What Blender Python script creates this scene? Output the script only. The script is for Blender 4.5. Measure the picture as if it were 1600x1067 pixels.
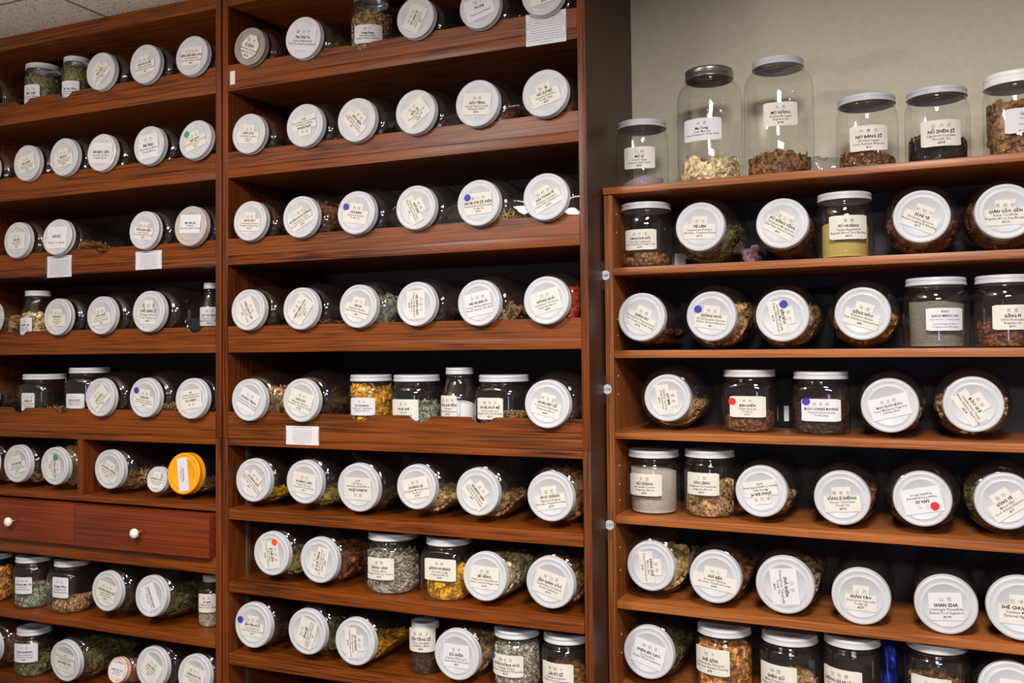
import bpy, bmesh, math, random
from mathutils import Matrix, Vector
random.seed(7)
scene = bpy.context.scene
for o in list(bpy.data.objects):
    bpy.data.objects.remove(o, do_unlink=True)
COL = scene.collection

# ------------------------------------------------------------------ camera
ZO = 1.42                                   # eye height above the floor
CAM = (1405.5617, 805.9878, 497.3667)       # focal length and principal point, pixels of the 1600 x 1067 frame
YAW, PITCH, ROLL = -0.3981, 0.0337, -0.0111
EYE = Vector((1.712, -2.0, ZO))
fwd = Vector((math.sin(YAW)*math.cos(PITCH), math.cos(YAW)*math.cos(PITCH), math.sin(PITCH)))
rt = fwd.cross(Vector((0, 0, 1))).normalized()
up = rt.cross(fwd)
rt, up = rt*math.cos(ROLL)+up*math.sin(ROLL), -rt*math.sin(ROLL)+up*math.cos(ROLL)
cd = bpy.data.cameras.new('camera')
cam = bpy.data.objects.new('camera', cd); COL.objects.link(cam)
cd.sensor_width = 36.0; cd.lens = CAM[0]*36/1600
cd.shift_x = -(CAM[1]-800)/1600; cd.shift_y = (CAM[2]-533.5)/1600
cd.clip_start = 0.05
m = Matrix.Identity(4)
for i in range(3):
    m[i][0], m[i][1], m[i][2], m[i][3] = rt[i], up[i], -fwd[i], EYE[i]
cam.matrix_world = m
scene.camera = cam

# ------------------------------------------------------------------ light and exposure
scene.view_settings.view_transform = 'Standard'
scene.view_settings.look = 'None'
scene.view_settings.gamma = 1.0
scene.view_settings.use_curve_mapping = False
scene.view_settings.exposure = 0.0
scene.cycles.max_bounces = 8
scene.cycles.transparent_max_bounces = 28
scene.cycles.caustics_reflective = False
scene.cycles.caustics_refractive = False
world = bpy.data.worlds.new('world'); scene.world = world; world.use_nodes = True
world.node_tree.nodes['Background'].inputs[0].default_value = (0.9, 0.86, 0.82, 1)
world.node_tree.nodes['Background'].inputs[1].default_value = 0.22
CEIL = ZO+1.0205


def area(name, loc, size, power, col, target=None):
    l = bpy.data.lights.new(name, 'AREA'); l.shape = 'RECTANGLE'; l.size, l.size_y = size
    l.energy = power; l.color = col
    o = bpy.data.objects.new(name, l); COL.objects.link(o); o.location = loc
    if target is not None:
        o.rotation_euler = (Vector(target)-Vector(loc)).to_track_quat('-Z', 'Y').to_euler()
    o['kind'] = 'helper'
    return o


area('ceiling_lamp', (1.75, -1.55, CEIL-.012), (.30, .60), 70, (1, .96, .91))
area('ceiling_lamp', (0.15, -1.75, CEIL-.012), (.30, .60), 55, (1, .96, .91))
area('ceiling_lamp', (2.3, -3.7, CEIL-.012), (1.2, .60), 135, (1, .96, .91))
area('added_ceiling_uplight', (-.35, -1.7, ZO+.25), (.3, .3), 34, (1, .93, .86), (-.35, -1.5, ZO+3))  # added unseen source, only there to brighten the ceiling
area('window_light', (2.2, -4.9, 1.25), (.5, .8), 9, (.35, .42, 1), (0.8, 0, 1.3))


# ------------------------------------------------------------------ materials
def lin(c):
    return tuple(((x/255)/12.92 if x <= 10 else ((x/255+.055)/1.055)**2.4) for x in c)+(1,)


MATS = {}


def mat(name, col=(200, 200, 200), rough=.5, metal=0, spec=.5, coat=0):
    if name in MATS:
        return MATS[name]
    M = bpy.data.materials.new(name); M.use_nodes = True
    b = M.node_tree.nodes['Principled BSDF']
    b.inputs['Base Color'].default_value = lin(col); b.inputs['Roughness'].default_value = rough
    b.inputs['Metallic'].default_value = metal; b.inputs['Specular IOR Level'].default_value = spec
    b.inputs['Coat Weight'].default_value = coat
    MATS[name] = M
    return M


def noise_mat(name, c1, c2, scale, rough=.5, detail=4, stretch=(1, 1, 1), bump=0, lo=.35, hi=.65, island=0, spec=.4, coat=0, kind='noise'):
    if name in MATS:
        return MATS[name]
    M = mat(name, c1, rough, spec=spec, coat=coat)
    nt = M.node_tree; N = nt.nodes; L = nt.links; b = N['Principled BSDF']
    tc = N.new('ShaderNodeTexCoord'); mp = N.new('ShaderNodeMapping'); mp.inputs['Scale'].default_value = stretch
    L.new(tc.outputs['Object'], mp.inputs[0])
    tx = N.new('ShaderNodeTexNoise'); tx.inputs['Scale'].default_value = scale; tx.inputs['Detail'].default_value = detail
    L.new(mp.outputs[0], tx.inputs['Vector'])
    rp = N.new('ShaderNodeValToRGB'); rp.color_ramp.elements[0].position = lo; rp.color_ramp.elements[1].position = hi
    rp.color_ramp.elements[0].color = lin(c1); rp.color_ramp.elements[1].color = lin(c2)
    L.new(tx.outputs['Fac'], rp.inputs[0])
    out = rp.outputs[0]
    if island:
        g = N.new('ShaderNodeNewGeometry'); hs = N.new('ShaderNodeHueSaturation')
        mr = N.new('ShaderNodeMapRange'); mr.inputs[3].default_value = 1-island; mr.inputs[4].default_value = 1+island
        L.new(g.outputs['Random Per Island'], mr.inputs[0]); L.new(mr.outputs[0], hs.inputs['Value'])
        L.new(out, hs.inputs['Color']); out = hs.outputs[0]
    L.new(out, b.inputs['Base Color'])
    if bump:
        bp = N.new('ShaderNodeBump'); bp.inputs['Strength'].default_value = bump; bp.inputs['Distance'].default_value = .002
        L.new(tx.outputs['Fac'], bp.inputs['Height']); L.new(bp.outputs[0], b.inputs['Normal'])
    return M


def wood(name, dark, light, axis, rough=.3, figure=1.0, scale=1.0):
    """grain running along axis: fine pores, broad cathedral figure from a warped wave"""
    if name in MATS:
        return MATS[name]
    M = mat(name, dark, rough, spec=.38)
    nt = M.node_tree; N = nt.nodes; L = nt.links; b = N['Principled BSDF']
    tc = N.new('ShaderNodeTexCoord'); oi = N.new('ShaderNodeObjectInfo')
    ad = N.new('ShaderNodeVectorMath'); ad.operation = 'ADD'
    sc3 = N.new('ShaderNodeVectorMath'); sc3.operation = 'SCALE'; sc3.inputs[0].default_value = (7.3, 3.1, 5.7)
    L.new(oi.outputs['Random'], sc3.inputs['Scale'])
    L.new(tc.outputs['Object'], ad.inputs[0]); L.new(sc3.outputs[0], ad.inputs[1])

    def stretch(v):
        mp = N.new('ShaderNodeMapping')
        s = [v[1], v[1], v[1]]; s[axis] = v[0]
        mp.inputs['Scale'].default_value = s
        L.new(ad.outputs[0], mp.inputs[0]); return mp.outputs[0]
    big = N.new('ShaderNodeTexNoise'); big.inputs['Scale'].default_value = 1; big.inputs['Detail'].default_value = 3; big.inputs['Distortion'].default_value = .6
    L.new(stretch((.8*scale, 22*scale)), big.inputs['Vector'])
    ring = N.new('ShaderNodeMath'); ring.operation = 'MULTIPLY'; ring.inputs[1].default_value = 11
    L.new(big.outputs['Fac'], ring.inputs[0])
    fr = N.new('ShaderNodeMath'); fr.operation = 'PINGPONG'; fr.inputs[1].default_value = .5
    L.new(ring.outputs[0], fr.inputs[0])
    pores = N.new('ShaderNodeTexNoise'); pores.inputs['Scale'].default_value = 1; pores.inputs['Detail'].default_value = 5
    L.new(stretch((5*scale, 420*scale)), pores.inputs['Vector'])
    cl = N.new('ShaderNodeTexNoise'); cl.inputs['Scale'].default_value = 2.2; cl.inputs['Detail'].default_value = 2
    L.new(ad.outputs[0], cl.inputs['Vector'])
    a1 = N.new('ShaderNodeMath'); a1.operation = 'MULTIPLY'; a1.inputs[1].default_value = .42*figure
    L.new(fr.outputs[0], a1.inputs[0])
    a2 = N.new('ShaderNodeMath'); a2.operation = 'MULTIPLY_ADD'; a2.inputs[1].default_value = 1.35
    L.new(pores.outputs['Fac'], a2.inputs[0]); L.new(a1.outputs[0], a2.inputs[2])
    a3 = N.new('ShaderNodeMath'); a3.operation = 'MULTIPLY_ADD'; a3.inputs[1].default_value = .7
    L.new(cl.outputs['Fac'], a3.inputs[0]); L.new(a2.outputs[0], a3.inputs[2])
    rp = N.new('ShaderNodeValToRGB'); e = rp.color_ramp.elements
    e[0].position = .66; e[1].position = 1.0
    e[0].color = lin(dark); e[1].color = lin(light)
    sc1 = N.new('ShaderNodeMath'); sc1.operation = 'MULTIPLY'; sc1.inputs[1].default_value = .82
    L.new(a3.outputs[0], sc1.inputs[0]); L.new(sc1.outputs[0], rp.inputs[0])
    L.new(rp.outputs[0], b.inputs['Base Color'])
    bp = N.new('ShaderNodeBump'); bp.inputs['Strength'].default_value = .12; bp.inputs['Distance'].default_value = .001
    L.new(pores.outputs['Fac'], bp.inputs['Height']); L.new(bp.outputs[0], b.inputs['Normal'])
    return M


WX = wood('stained_oak_horizontal', (38, 15, 3), (124, 61, 14), 0, .38)
WZ = wood('stained_oak_upright', (38, 15, 4), (114, 54, 15), 2, .38, .7)
WS = wood('shaded_side_wood', (44, 27, 15), (74, 46, 27), 2, .42, .3, .7)  # side panel's shade put into a darker wood colour
WD = wood('drawer_birch', (88, 34, 14), (122, 52, 22), 0, .3, .4, .5)
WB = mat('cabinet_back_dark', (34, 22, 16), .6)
RX = wood('walnut_laminate_horizontal', (104, 52, 20), (166, 98, 48), 0, .38, .5)
RZ = wood('walnut_laminate_upright', (102, 52, 20), (160, 94, 46), 2, .38, .5)
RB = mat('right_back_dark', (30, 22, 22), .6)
WALL = noise_mat('painted_wall', (206, 200, 178), (212, 206, 184), 60, .85, bump=.15)
CEILM = noise_mat('ceiling_tile', (120, 100, 88), (214, 198, 184), 260, .95, detail=3, lo=.36, hi=.46, bump=.4)
SEAM = mat('ceiling_seam', (120, 108, 98), .8)
LIDW = noise_mat('white_enamel_lid', (184, 185, 188), (194, 195, 198), 30, .42, lo=.3, hi=.7)
LIDSILVER = mat('steel_lid', (150, 146, 140), .32, .85)
LIDGREY = noise_mat('worn_tin_lid', (132, 124, 114), (154, 144, 132), 20, .4)
LIDORANGE = mat('orange_plastic_lid', (240, 158, 14), .4)
LIDPLASTIC = mat('white_plastic_lid', (232, 230, 226), .4)
LIDPINK = noise_mat('pink_wrapped_lid', (196, 160, 146), (224, 206, 192), 40, .5, bump=1)
PAPERC = noise_mat('cream_label_paper', (206, 202, 192), (212, 208, 200), 40, .7)
PAPERU = noise_mat('off_white_label_paper', (208, 203, 190), (214, 210, 199), 40, .7)
PAPERW = mat('white_label_paper', (210, 208, 212), .7)
INK = mat('black_ink', (16, 14, 16), .8, spec=.2)
BLUEDOT = mat('blue_sticker', (42, 48, 150), .6)
REDDOT = mat('red_sticker', (206, 30, 36), .6)
ORDOT = mat('orange_red_sticker', (226, 72, 28), .6)
GREENDOT = mat('green_sticker', (24, 150, 84), .6)
TAPE = None


def clear_mat(name, tint, edge, refl, rough=.02, dust=.02):
    M = bpy.data.materials.new(name); M.use_nodes = True
    nt = M.node_tree; N = nt.nodes; L = nt.links; N.remove(N['Principled BSDF'])
    out = N['Material Output']
    lw = N.new('ShaderNodeLayerWeight'); lw.inputs['Blend'].default_value = .35
    rp = N.new('ShaderNodeValToRGB'); rp.color_ramp.elements[0].color = lin(tint); rp.color_ramp.elements[1].color = lin(edge)
    rp.color_ramp.elements[0].position = .66; rp.color_ramp.elements[1].position = .98
    L.new(lw.outputs['Facing'], rp.inputs[0])
    tr = N.new('ShaderNodeBsdfTransparent'); L.new(rp.outputs[0], tr.inputs[0])
    gl = N.new('ShaderNodeBsdfGlossy'); gl.inputs['Roughness'].default_value = rough
    lf = N.new('ShaderNodeLayerWeight'); lf.inputs['Blend'].default_value = .5
    pw = N.new('ShaderNodeMath'); pw.operation = 'POWER'; pw.inputs[1].default_value = 4.5; L.new(lf.outputs['Facing'], pw.inputs[0])
    ge = N.new('ShaderNodeNewGeometry'); bk = N.new('ShaderNodeMath'); bk.operation = 'MULTIPLY_ADD'; bk.inputs[1].default_value = -.8; bk.inputs[2].default_value = 1
    L.new(ge.outputs['Backfacing'], bk.inputs[0])
    mu = N.new('ShaderNodeMath'); mu.operation = 'MULTIPLY_ADD'; mu.inputs[1].default_value = .75; mu.inputs[2].default_value = .04*refl; mu.use_clamp = True
    L.new(pw.outputs[0], mu.inputs[0])
    m2 = N.new('ShaderNodeMath'); m2.operation = 'MULTIPLY'; L.new(mu.outputs[0], m2.inputs[0]); L.new(bk.outputs[0], m2.inputs[1])
    df = N.new('ShaderNodeBsdfDiffuse'); df.inputs[0].default_value = (.5, .38, .29, 1)      # dust on the glass
    dm = N.new('ShaderNodeMixShader'); dm.inputs[0].default_value = dust; L.new(tr.outputs[0], dm.inputs[1]); L.new(df.outputs[0], dm.inputs[2])
    mx = N.new('ShaderNodeMixShader'); L.new(m2.outputs[0], mx.inputs[0]); L.new(dm.outputs[0], mx.inputs[1]); L.new(gl.outputs[0], mx.inputs[2])
    L.new(mx.outputs[0], out.inputs['Surface'])
    MATS[name] = M
    return M


GLASS = clear_mat('clear_jar_glass', (253, 254, 253), (92, 98, 90), 2.6, dust=.014)
TAPE = clear_mat('clear_tape', (250, 249, 247), (240, 240, 238), 1.6, .15)
PLASTICBAG = clear_mat('thin_plastic_film', (236, 236, 240), (190, 190, 200), 3, .1)
BAGBLUE = noise_mat('blue_plastic_bag', (22, 26, 110), (60, 72, 190), 30, .25, bump=1)


# ------------------------------------------------------------------ mesh helpers
def setp(o, label=None, category=None, group=None, kind=None):
    if label: o['label'] = label
    if category: o['category'] = category
    if group: o['group'] = group
    if kind: o['kind'] = kind
    return o


def empty(name, mw, label=None, category=None, group=None, kind=None):
    o = bpy.data.objects.new(name, None); COL.objects.link(o); o.empty_display_size = .02
    o.matrix_world = mw
    return setp(o, label, category, group, kind)


def finish(bm, name, material, parent=None, loc=None, rot=None, smooth=True, sharp=35, kind=None, label=None):
    bmesh.ops.recalc_face_normals(bm, faces=bm.faces[:])
    if smooth:
        for f in bm.faces: f.smooth = True
        th = math.radians(sharp)
        for e in bm.edges:
            if len(e.link_faces) == 2 and e.calc_face_angle(0) > th: e.smooth = False
    me = bpy.data.meshes.new(name); bm.to_mesh(me); bm.free()
    me.materials.append(material)
    return link(me, name, parent, loc, rot, kind, label)


def link(me, name, parent=None, loc=None, rot=None, kind=None, label=None):
    o = bpy.data.objects.new(name, me); COL.objects.link(o)
    if parent: o.parent = parent
    if loc is not None: o.location = loc
    if rot is not None: o.rotation_euler = rot
    if kind: o['kind'] = kind
    if label: o['label'] = label
    return o


def box(bm, x0, x1, y0, y1, z0, z1, bev=0):
    r = bmesh.ops.create_cube(bm, size=1)
    for v in r['verts']:
        v.co = Vector(((x0+x1)/2+v.co.x*(x1-x0), (y0+y1)/2+v.co.y*(y1-y0), (z0+z1)/2+v.co.z*(z1-z0)))
    if bev:
        es = list({e for v in r['verts'] for e in v.link_edges})
        bmesh.ops.bevel(bm, geom=es, offset=bev, segments=2, affect='EDGES', profile=.6)


def boxo(name, x0, x1, y0, y1, z0, z1, material, parent=None, bev=.0012, kind=None, label=None):
    bm = bmesh.new(); box(bm, x0, x1, y0, y1, z0, z1, bev)
    return finish(bm, name, material, parent, smooth=True, kind=kind, label=label)


def prism_xz(bm, pts, y0, y1):
    a = [bm.verts.new((x, y0, z)) for x, z in pts]; b = [bm.verts.new((x, y1, z)) for x, z in pts]
    n = len(pts)
    bm.faces.new(a); bm.faces.new(b[::-1])
    for i in range(n):
        bm.faces.new((a[i], b[i], b[(i+1) % n], a[(i+1) % n]))


def lathe(prof, n=48, sq=None, axis='z', cap=True):
    """prof: (r, h) list; sq(r,h) -> superellipse amount 0..1"""
    bm = bmesh.new(); rings = []
    for r, h in prof:
        if r < 1e-5:
            rings.append([bm.verts.new((0, 0, h))]); continue
        ring = []
        k = sq(r, h) if sq else 0
        for i in range(n):
            a = 2*math.pi*(i+.5)/n; c, s = math.cos(a), math.sin(a)
            q = 1.0
            if k:
                p = 2+2.6*k
                q = (abs(c)**p+abs(s)**p)**(-1/p); q = q*(1-.06*k)
            ring.append(bm.verts.new((r*q*c, r*q*s, h)))
        rings.append(ring)
    for a, b in zip(rings, rings[1:]):
        if len(a) == 1 and len(b) == 1: continue
        if len(a) == 1:
            for i in range(n): bm.faces.new((a[0], b[i], b[(i+1) % n]))
        elif len(b) == 1:
            for i in range(n): bm.faces.new((a[i], a[(i+1) % n], b[0]))
        else:
            for i in range(n): bm.faces.new((a[i], a[(i+1) % n], b[(i+1) % n], b[i]))
    if axis == 'y':            # +h runs to +Y
        bmesh.ops.rotate(bm, verts=bm.verts[:], cent=(0, 0, 0), matrix=Matrix.Rotation(math.radians(-90), 3, 'X'))
    return bm


def arc(cx, cy, rx, ry, a0, a1, n):
    return [(cx+rx*math.cos(math.radians(a0+(a1-a0)*i/n)), cy+ry*math.sin(math.radians(a0+(a1-a0)*i/n))) for i in range(n+1)]


# ------------------------------------------------------------------ frames: pixel -> place, in a cabinet's own coordinates
FA = Matrix.Translation((0, 0, ZO))
LEAN, RYAW = .0030, -.0242
FB = Matrix.Translation((1.0606, .1125, ZO)) @ Matrix.Rotation(RYAW, 4, 'Z') @ Matrix.Rotation(LEAN, 4, 'Y')


def ray(px, py, F):
    d = rt*((px-CAM[1])/CAM[0])-up*((py-CAM[2])/CAM[0])+fwd
    Fi = F.inverted()
    return Fi @ EYE, (Fi.to_3x3() @ d)


def at(px, py, F, y=0.0):
    o, d = ray(px, py, F)
    return o+d*((y-o.y)/d.y)


# ------------------------------------------------------------------ writing
_txt = {}


def text_mesh(s, bold=0):
    k = (s, bold)
    if k in _txt: return _txt[k]
    cu = bpy.data.curves.new('t', 'FONT'); cu.body = s; cu.resolution_u = 1; cu.align_x = 'CENTER'; cu.offset = bold
    o = bpy.data.objects.new('t', cu); COL.objects.link(o)
    bpy.context.view_layer.update()
    me = bpy.data.meshes.new_from_object(o.evaluated_get(bpy.context.evaluated_depsgraph_get()))
    vs = [(v.co.x, v.co.y) for v in me.vertices]; fs = [tuple(p.vertices) for p in me.polygons]
    bpy.data.objects.remove(o); bpy.data.curves.remove(cu); bpy.data.meshes.remove(me)
    _txt[k] = (vs, fs)
    return _txt[k]


def lay_text(lines, maxw):
    """lines: (string, y, size, bold) -> flat verts and faces"""
    V, Fc = [], []
    for s, y, size, bold in lines:
        if not s: continue
        vs, fs = text_mesh(s, bold)
        if not vs: continue
        w = (max(v[0] for v in vs)-min(v[0] for v in vs))*size
        k = min(1, maxw/w) if w > 0 else 1
        b = len(V)
        V += [(v[0]*size*k, y+v[1]*size) for v in vs]
        Fc += [tuple(b+i for i in f) for f in fs]
    return V, Fc


def std_lines(d, u):
    """d = (hanzi, name, latin, use, number); u = half height of the label"""
    hz, nm, la, us, no = d
    hs = '  '.join(hz) if len(hz) < 4 else ' '.join(hz)
    return [(hs, .42*u, .34*u, -.012), (nm, 0, .32*u, .035), (la, -.28*u, .26*u, .008), (us, -.54*u, .26*u, .008), (no, -.81*u, .24*u, .02)]


def flat_label(w, h, lines, parent, place, paper, bend=None, corner=0, dot=None, maxw=None, tilt=0, shape=None):
    """paper and lettering. place(x, y, lift) -> local point on the surface; tilt turns the whole label clockwise as seen"""
    ct, st = math.cos(math.radians(-tilt)), math.sin(math.radians(-tilt))

    def P(x, y, l): return place(x*ct-y*st, x*st+y*ct, l)
    bm = bmesh.new()
    if shape:
        top = [bm.verts.new(P(x*w/2, y*h/2, .0009)) for x, y in shape]    # a hand-cut or two-strip label
        bm.faces.new(top)
    else:
        nx = 10
        cols = []
        for i in range(nx+1):
            x = -w/2+w*i/nx
            dy = 0
            if corner and (i == 0 or i == nx): dy = corner
            cols.append([bm.verts.new(P(x, -h/2+dy, .0009)), bm.verts.new(P(x, h/2-dy, .0009))])
        for a, b in zip(cols, cols[1:]): bm.faces.new((a[0], b[0], b[1], a[1]))
    # a real thickness
    r = bmesh.ops.extrude_face_region(bm, geom=bm.faces[:])
    c = P(0, 0, 0)-P(0, 0, .0006)
    vs = [g for g in r['geom'] if isinstance(g, bmesh.types.BMVert)]
    for v in vs: v.co += c*.9
    lab = finish(bm, 'label', paper, parent, smooth=False)
    V, Fc = lay_text(lines, maxw or w*.93)
    if V:
        me = bpy.data.meshes.new('lettering')
        me.from_pydata([P(x, y, .00105) for x, y in V], [], Fc); me.materials.append(INK)
        link(me, 'lettering', lab)
    if dot:
        col, dx, dy, dr = dot
        bm = bmesh.new(); n = 20
        bm.faces.new([bm.verts.new(P(dx+dr*math.cos(2*math.pi*i/n), dy+dr*math.sin(2*math.pi*i/n), .0014)) for i in range(n)])
        finish(bm, 'sticker_dot', col, parent, smooth=False)
    return lab


# ------------------------------------------------------------------ jar contents
def rotm():
    return Matrix.Rotation(random.uniform(0, 6.28), 3, 'Z') @ Matrix.Rotation(random.uniform(-1.5, 1.5), 3, 'X') @ Matrix.Rotation(random.uniform(0, 6.28), 3, 'Y')


def piece(kind, s):
    """one small piece of herb around the origin: verts, faces"""
    R = random.uniform
    if kind == 'chunk':
        v = [Vector((x*R(.5, 1.1), y*R(.4, .9), z*R(.3, .7)))*s for x in (-1, 1) for y in (-1, 1) for z in (-1, 1)]
        f = [(0, 1, 3, 2), (4, 6, 7, 5), (0, 4, 5, 1), (2, 3, 7, 6), (0, 2, 6, 4), (1, 5, 7, 3)]
    elif kind in ('disc', 'slice'):
        n = 9; w = R(.06, .12)*s; e = 1 if kind == 'disc' else R(.4, .7); b = R(-.25, .25)
        v = []
        for zz in (-w, w):
            for i in range(n):
                a = 6.283*i/n; rr = s*R(.85, 1.1); x, y = rr*math.cos(a), rr*math.sin(a)*e
                v.append(Vector((x, y, zz+b*x*x/s)))
        f = [tuple(range(n))[::-1], tuple(range(n, 2*n))]+[(i, (i+1) % n, n+(i+1) % n, n+i) for i in range(n)]
    elif kind == 'stick':
        v = []; L_ = s*R(1.2, 2.4); w = s*R(.12, .22); b = R(-.3, .3)*s
        for j in range(3):
            t = j-1
            for k in range(4):
                a = 1.571*k; v.append(Vector((t*L_, w*math.cos(a)+b*(1-t*t), w*math.sin(a))))
        f = [(0, 1, 2, 3), (11, 10, 9, 8)]
        for j in range(2):
            for k in range(4): f.append((4*j+k, 4*j+4+k, 4*j+4+(k+1) % 4, 4*j+(k+1) % 4))
    elif kind == 'leaf':
        v = []; n = 4; b = R(-.8, .8); w = R(.25, .5)*s
        for j in range(n+1):
            t = -1+2*j/n; ww = w*(1-t*t*.8)
            z = b*s*t*t*.5
            v += [Vector((t*s, -ww, z+R(-.1, .1)*s)), Vector((t*s, ww, z+R(-.1, .1)*s))]
        f = [(2*j, 2*j+1, 2*j+3, 2*j+2) for j in range(n)]
    elif kind == 'nut':
        v = [Vector((0, 0, s*.8))]; n = 7
        for zz, rr in ((.5, .75), (-.1, 1), (-.6, .7)):
            for i in range(n): v.append(Vector((rr*s*math.cos(6.283*i/n), rr*s*.9*math.sin(6.283*i/n), zz*s)))
        v.append(Vector((0, 0, -s*.85)))
        f = [(0, 1+i, 1+(i+1) % n) for i in range(n)]
        for j in range(2):
            for i in range(n): f.append((1+j*n+i, 1+(j+1)*n+i, 1+(j+1)*n+(i+1) % n, 1+j*n+(i+1) % n))
        f += [(1+2*n+i, 1+3*n, 1+2*n+(i+1) % n) for i in range(n)]
    else:  # grain
        a, b, c = R(.5, .7)*s, R(.5, .7)*s, R(.8, 1.2)*s
        v = [Vector((a, 0, 0)), Vector((-a, 0, 0)), Vector((0, b, 0)), Vector((0, -b, 0)), Vector((0, 0, c)), Vector((0, 0, -c))]
        f = [(0, 2, 4), (2, 1, 4), (1, 3, 4), (3, 0, 4), (2, 0, 5), (1, 2, 5), (3, 1, 5), (0, 3, 5)]
    return v, f


SIZE = dict(chunk=.145, disc=.27, slice=.25, stick=.13, leaf=.17, nut=.19, grain=.055, powder=0, hair=.14, coarse=.085)
COUNT = dict(chunk=330, disc=150, slice=170, stick=420, leaf=330, nut=110, grain=1500, powder=0, hair=900, coarse=800)
_cont = {}


def contents_mesh(kind, lying, fill, var):
    """unit radius; standing: z 0..H(=fill) ; lying: axis +Y 0..1 (scaled by length later), heap up to z = -1+2*fill"""
    key = (kind, lying, round(fill, 1), var)
    if key in _cont: return _cont[key]
    rnd = random.getstate(); random.seed(hash(str(key)) % 9999 if False else sum(ord(c) for c in str(key)))
    V, Fc = [], []
    Rr = .93
    slope = random.uniform(-.12, .12)

    def surf(x, y):
        n = .05*math.sin(3.1*x+var)+.04*math.sin(4.3*y+1.7*var)
        if lying: return -1+2*fill+n+(.10*(y-.5))
        return fill+n+slope*x-.06*y
    # inner body that fills the gaps
    n = 40
    if lying:
        # columns along the axis, cross-section clipped at the heap surface
        m = 10; rows = []
        for j in range(m+1):
            y = j/m; row = []
            rr = Rr*.90*(1 if 0 < j < m else .94)
            for i in range(n):
                a = 2*math.pi*i/n; x, z = rr*math.cos(a), rr*math.sin(a)
                z = min(z, surf(x, y)-.07)
                row.append((x, y, z))
            rows.append(row)
        for row in rows: V += [Vector(p) for p in row]
        for j in range(m):
            for i in range(n): Fc.append((j*n+i, j*n+(i+1) % n, (j+1)*n+(i+1) % n, (j+1)*n+i))
        Fc.append(tuple(range(n))); Fc.append(tuple(range(m*n, (m+1)*n))[::-1])
    else:
        rad = [0, .3, .6, .85, 1]
        V.append(Vector((0, 0, surf(0, 0)-.07)))
        for q in rad[1:]:
            for i in range(n):
                a = 2*math.pi*i/n; x, y = q*Rr*.90*math.cos(a), q*Rr*.90*math.sin(a)
                V.append(Vector((x, y, surf(x, y)-.07)))
        for i in range(n):
            a = 2*math.pi*i/n; V.append(Vector((Rr*.90*math.cos(a), Rr*.90*math.sin(a), .16)))
        for i in range(n):
            a = 2*math.pi*i/n; V.append(Vector((Rr*.85*math.cos(a), Rr*.85*math.sin(a), .05)))
        Fc += [(0, 1+i, 1+(i+1) % n) for i in range(n)]
        for k in range(5):
            b = 1+k*n
            for i in range(n): Fc.append((b+i, b+n+i, b+n+(i+1) % n, b+(i+1) % n))
        Fc.append(tuple(range(1+5*n, 1+6*n)))
    pk = {'hair': 'stick', 'coarse': 'chunk'}.get(kind, kind)
    if kind != 'powder':
        s0 = SIZE[kind]; tot = COUNT[kind]
        if lying: tot = int(tot*1.1)
        for q in range(tot):
            onwall = random.random() < .68
            for _ in range(30):
                if lying:
                    y = random.uniform(.03, .97)
                    if onwall:
                        a = random.uniform(-math.pi, 0) if fill <= .5 else random.uniform(-math.pi, math.pi)
                        x, z = (Rr-.02)*math.cos(a), (Rr-.02)*math.sin(a)
                        if z > surf(x, y): continue
                    else:
                        x = random.uniform(-.9, .9); z = surf(x, y)+random.uniform(-.03, .05)
                        if x*x+z*z > (Rr-.05)**2: continue
                else:
                    if onwall:
                        a = random.uniform(-math.pi, math.pi); x, y = (Rr-.02)*math.cos(a), (Rr-.02)*math.sin(a)
                        z = random.uniform(.08, 1)
                        z = .08+(surf(x, y)-.08)*z
                    else:
                        x, y = random.uniform(-.9, .9), random.uniform(-.9, .9)
                        if x*x+y*y > (Rr-.05)**2: continue
                        z = surf(x, y)+random.uniform(-.03, .05)
                break
            else:
                continue
            s = s0*random.uniform(.6, 1.25)*(.55 if kind == 'hair' else 1)
            pv, pf = piece(pk, s)
            M = rotm(); c = Vector((x, y, z)); b = len(V)
            for p in pv:
                p = M @ p
                if lying: p.y *= .6
                w = c+p
                # keep inside the glass
                if lying:
                    rr = math.hypot(w.x, w.z)
                    if rr > Rr: w.x *= Rr/rr; w.z *= Rr/rr
                    w.y = min(max(w.y, 0), 1)
                else:
                    rr = math.hypot(w.x, w.y)
                    lim = Rr if w.z > .2 else Rr*(.82+.9*max(w.z, .0))
                    lim = min(lim, Rr)
                    if rr > lim: w.x *= lim/rr; w.y *= lim/rr
                    w.z = max(w.z, .045)
                V.append(w)
            Fc += [tuple(b+i for i in f) for f in pf]
    me = bpy.data.meshes.new('dried_herbs'); me.from_pydata([tuple(v) for v in V], [], Fc)
    _cont[key] = me
    random.setstate(rnd)
    return me


HERB = dict(brown=((74, 46, 26), (150, 104, 62)), dark=((30, 20, 14), (74, 50, 36)), straw=((150, 116, 68), (214, 184, 130)),
            green=((62, 62, 34), (124, 118, 72)), grey=((112, 102, 90), (186, 176, 160)), red=((110, 22, 10), (200, 66, 30)),
            yellow=((150, 96, 14), (220, 166, 44)), cream=((176, 150, 104), (232, 214, 176)), white=((206, 204, 202), (232, 230, 228)),
            tan=((98, 68, 40), (190, 150, 104)), reddish=((66, 34, 20), (142, 86, 54)), black=((12, 11, 11), (34, 30, 28)),
            ochre=((150, 126, 60), (186, 164, 92)), sage=((92, 98, 78), (160, 164, 140)), orange=((120, 66, 22), (206, 144, 80)),
            pink=((140, 72, 60), (190, 120, 104)), purple=((112, 100, 106), (160, 148, 154)), granite=((52, 50, 44), (132, 126, 112)))


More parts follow.
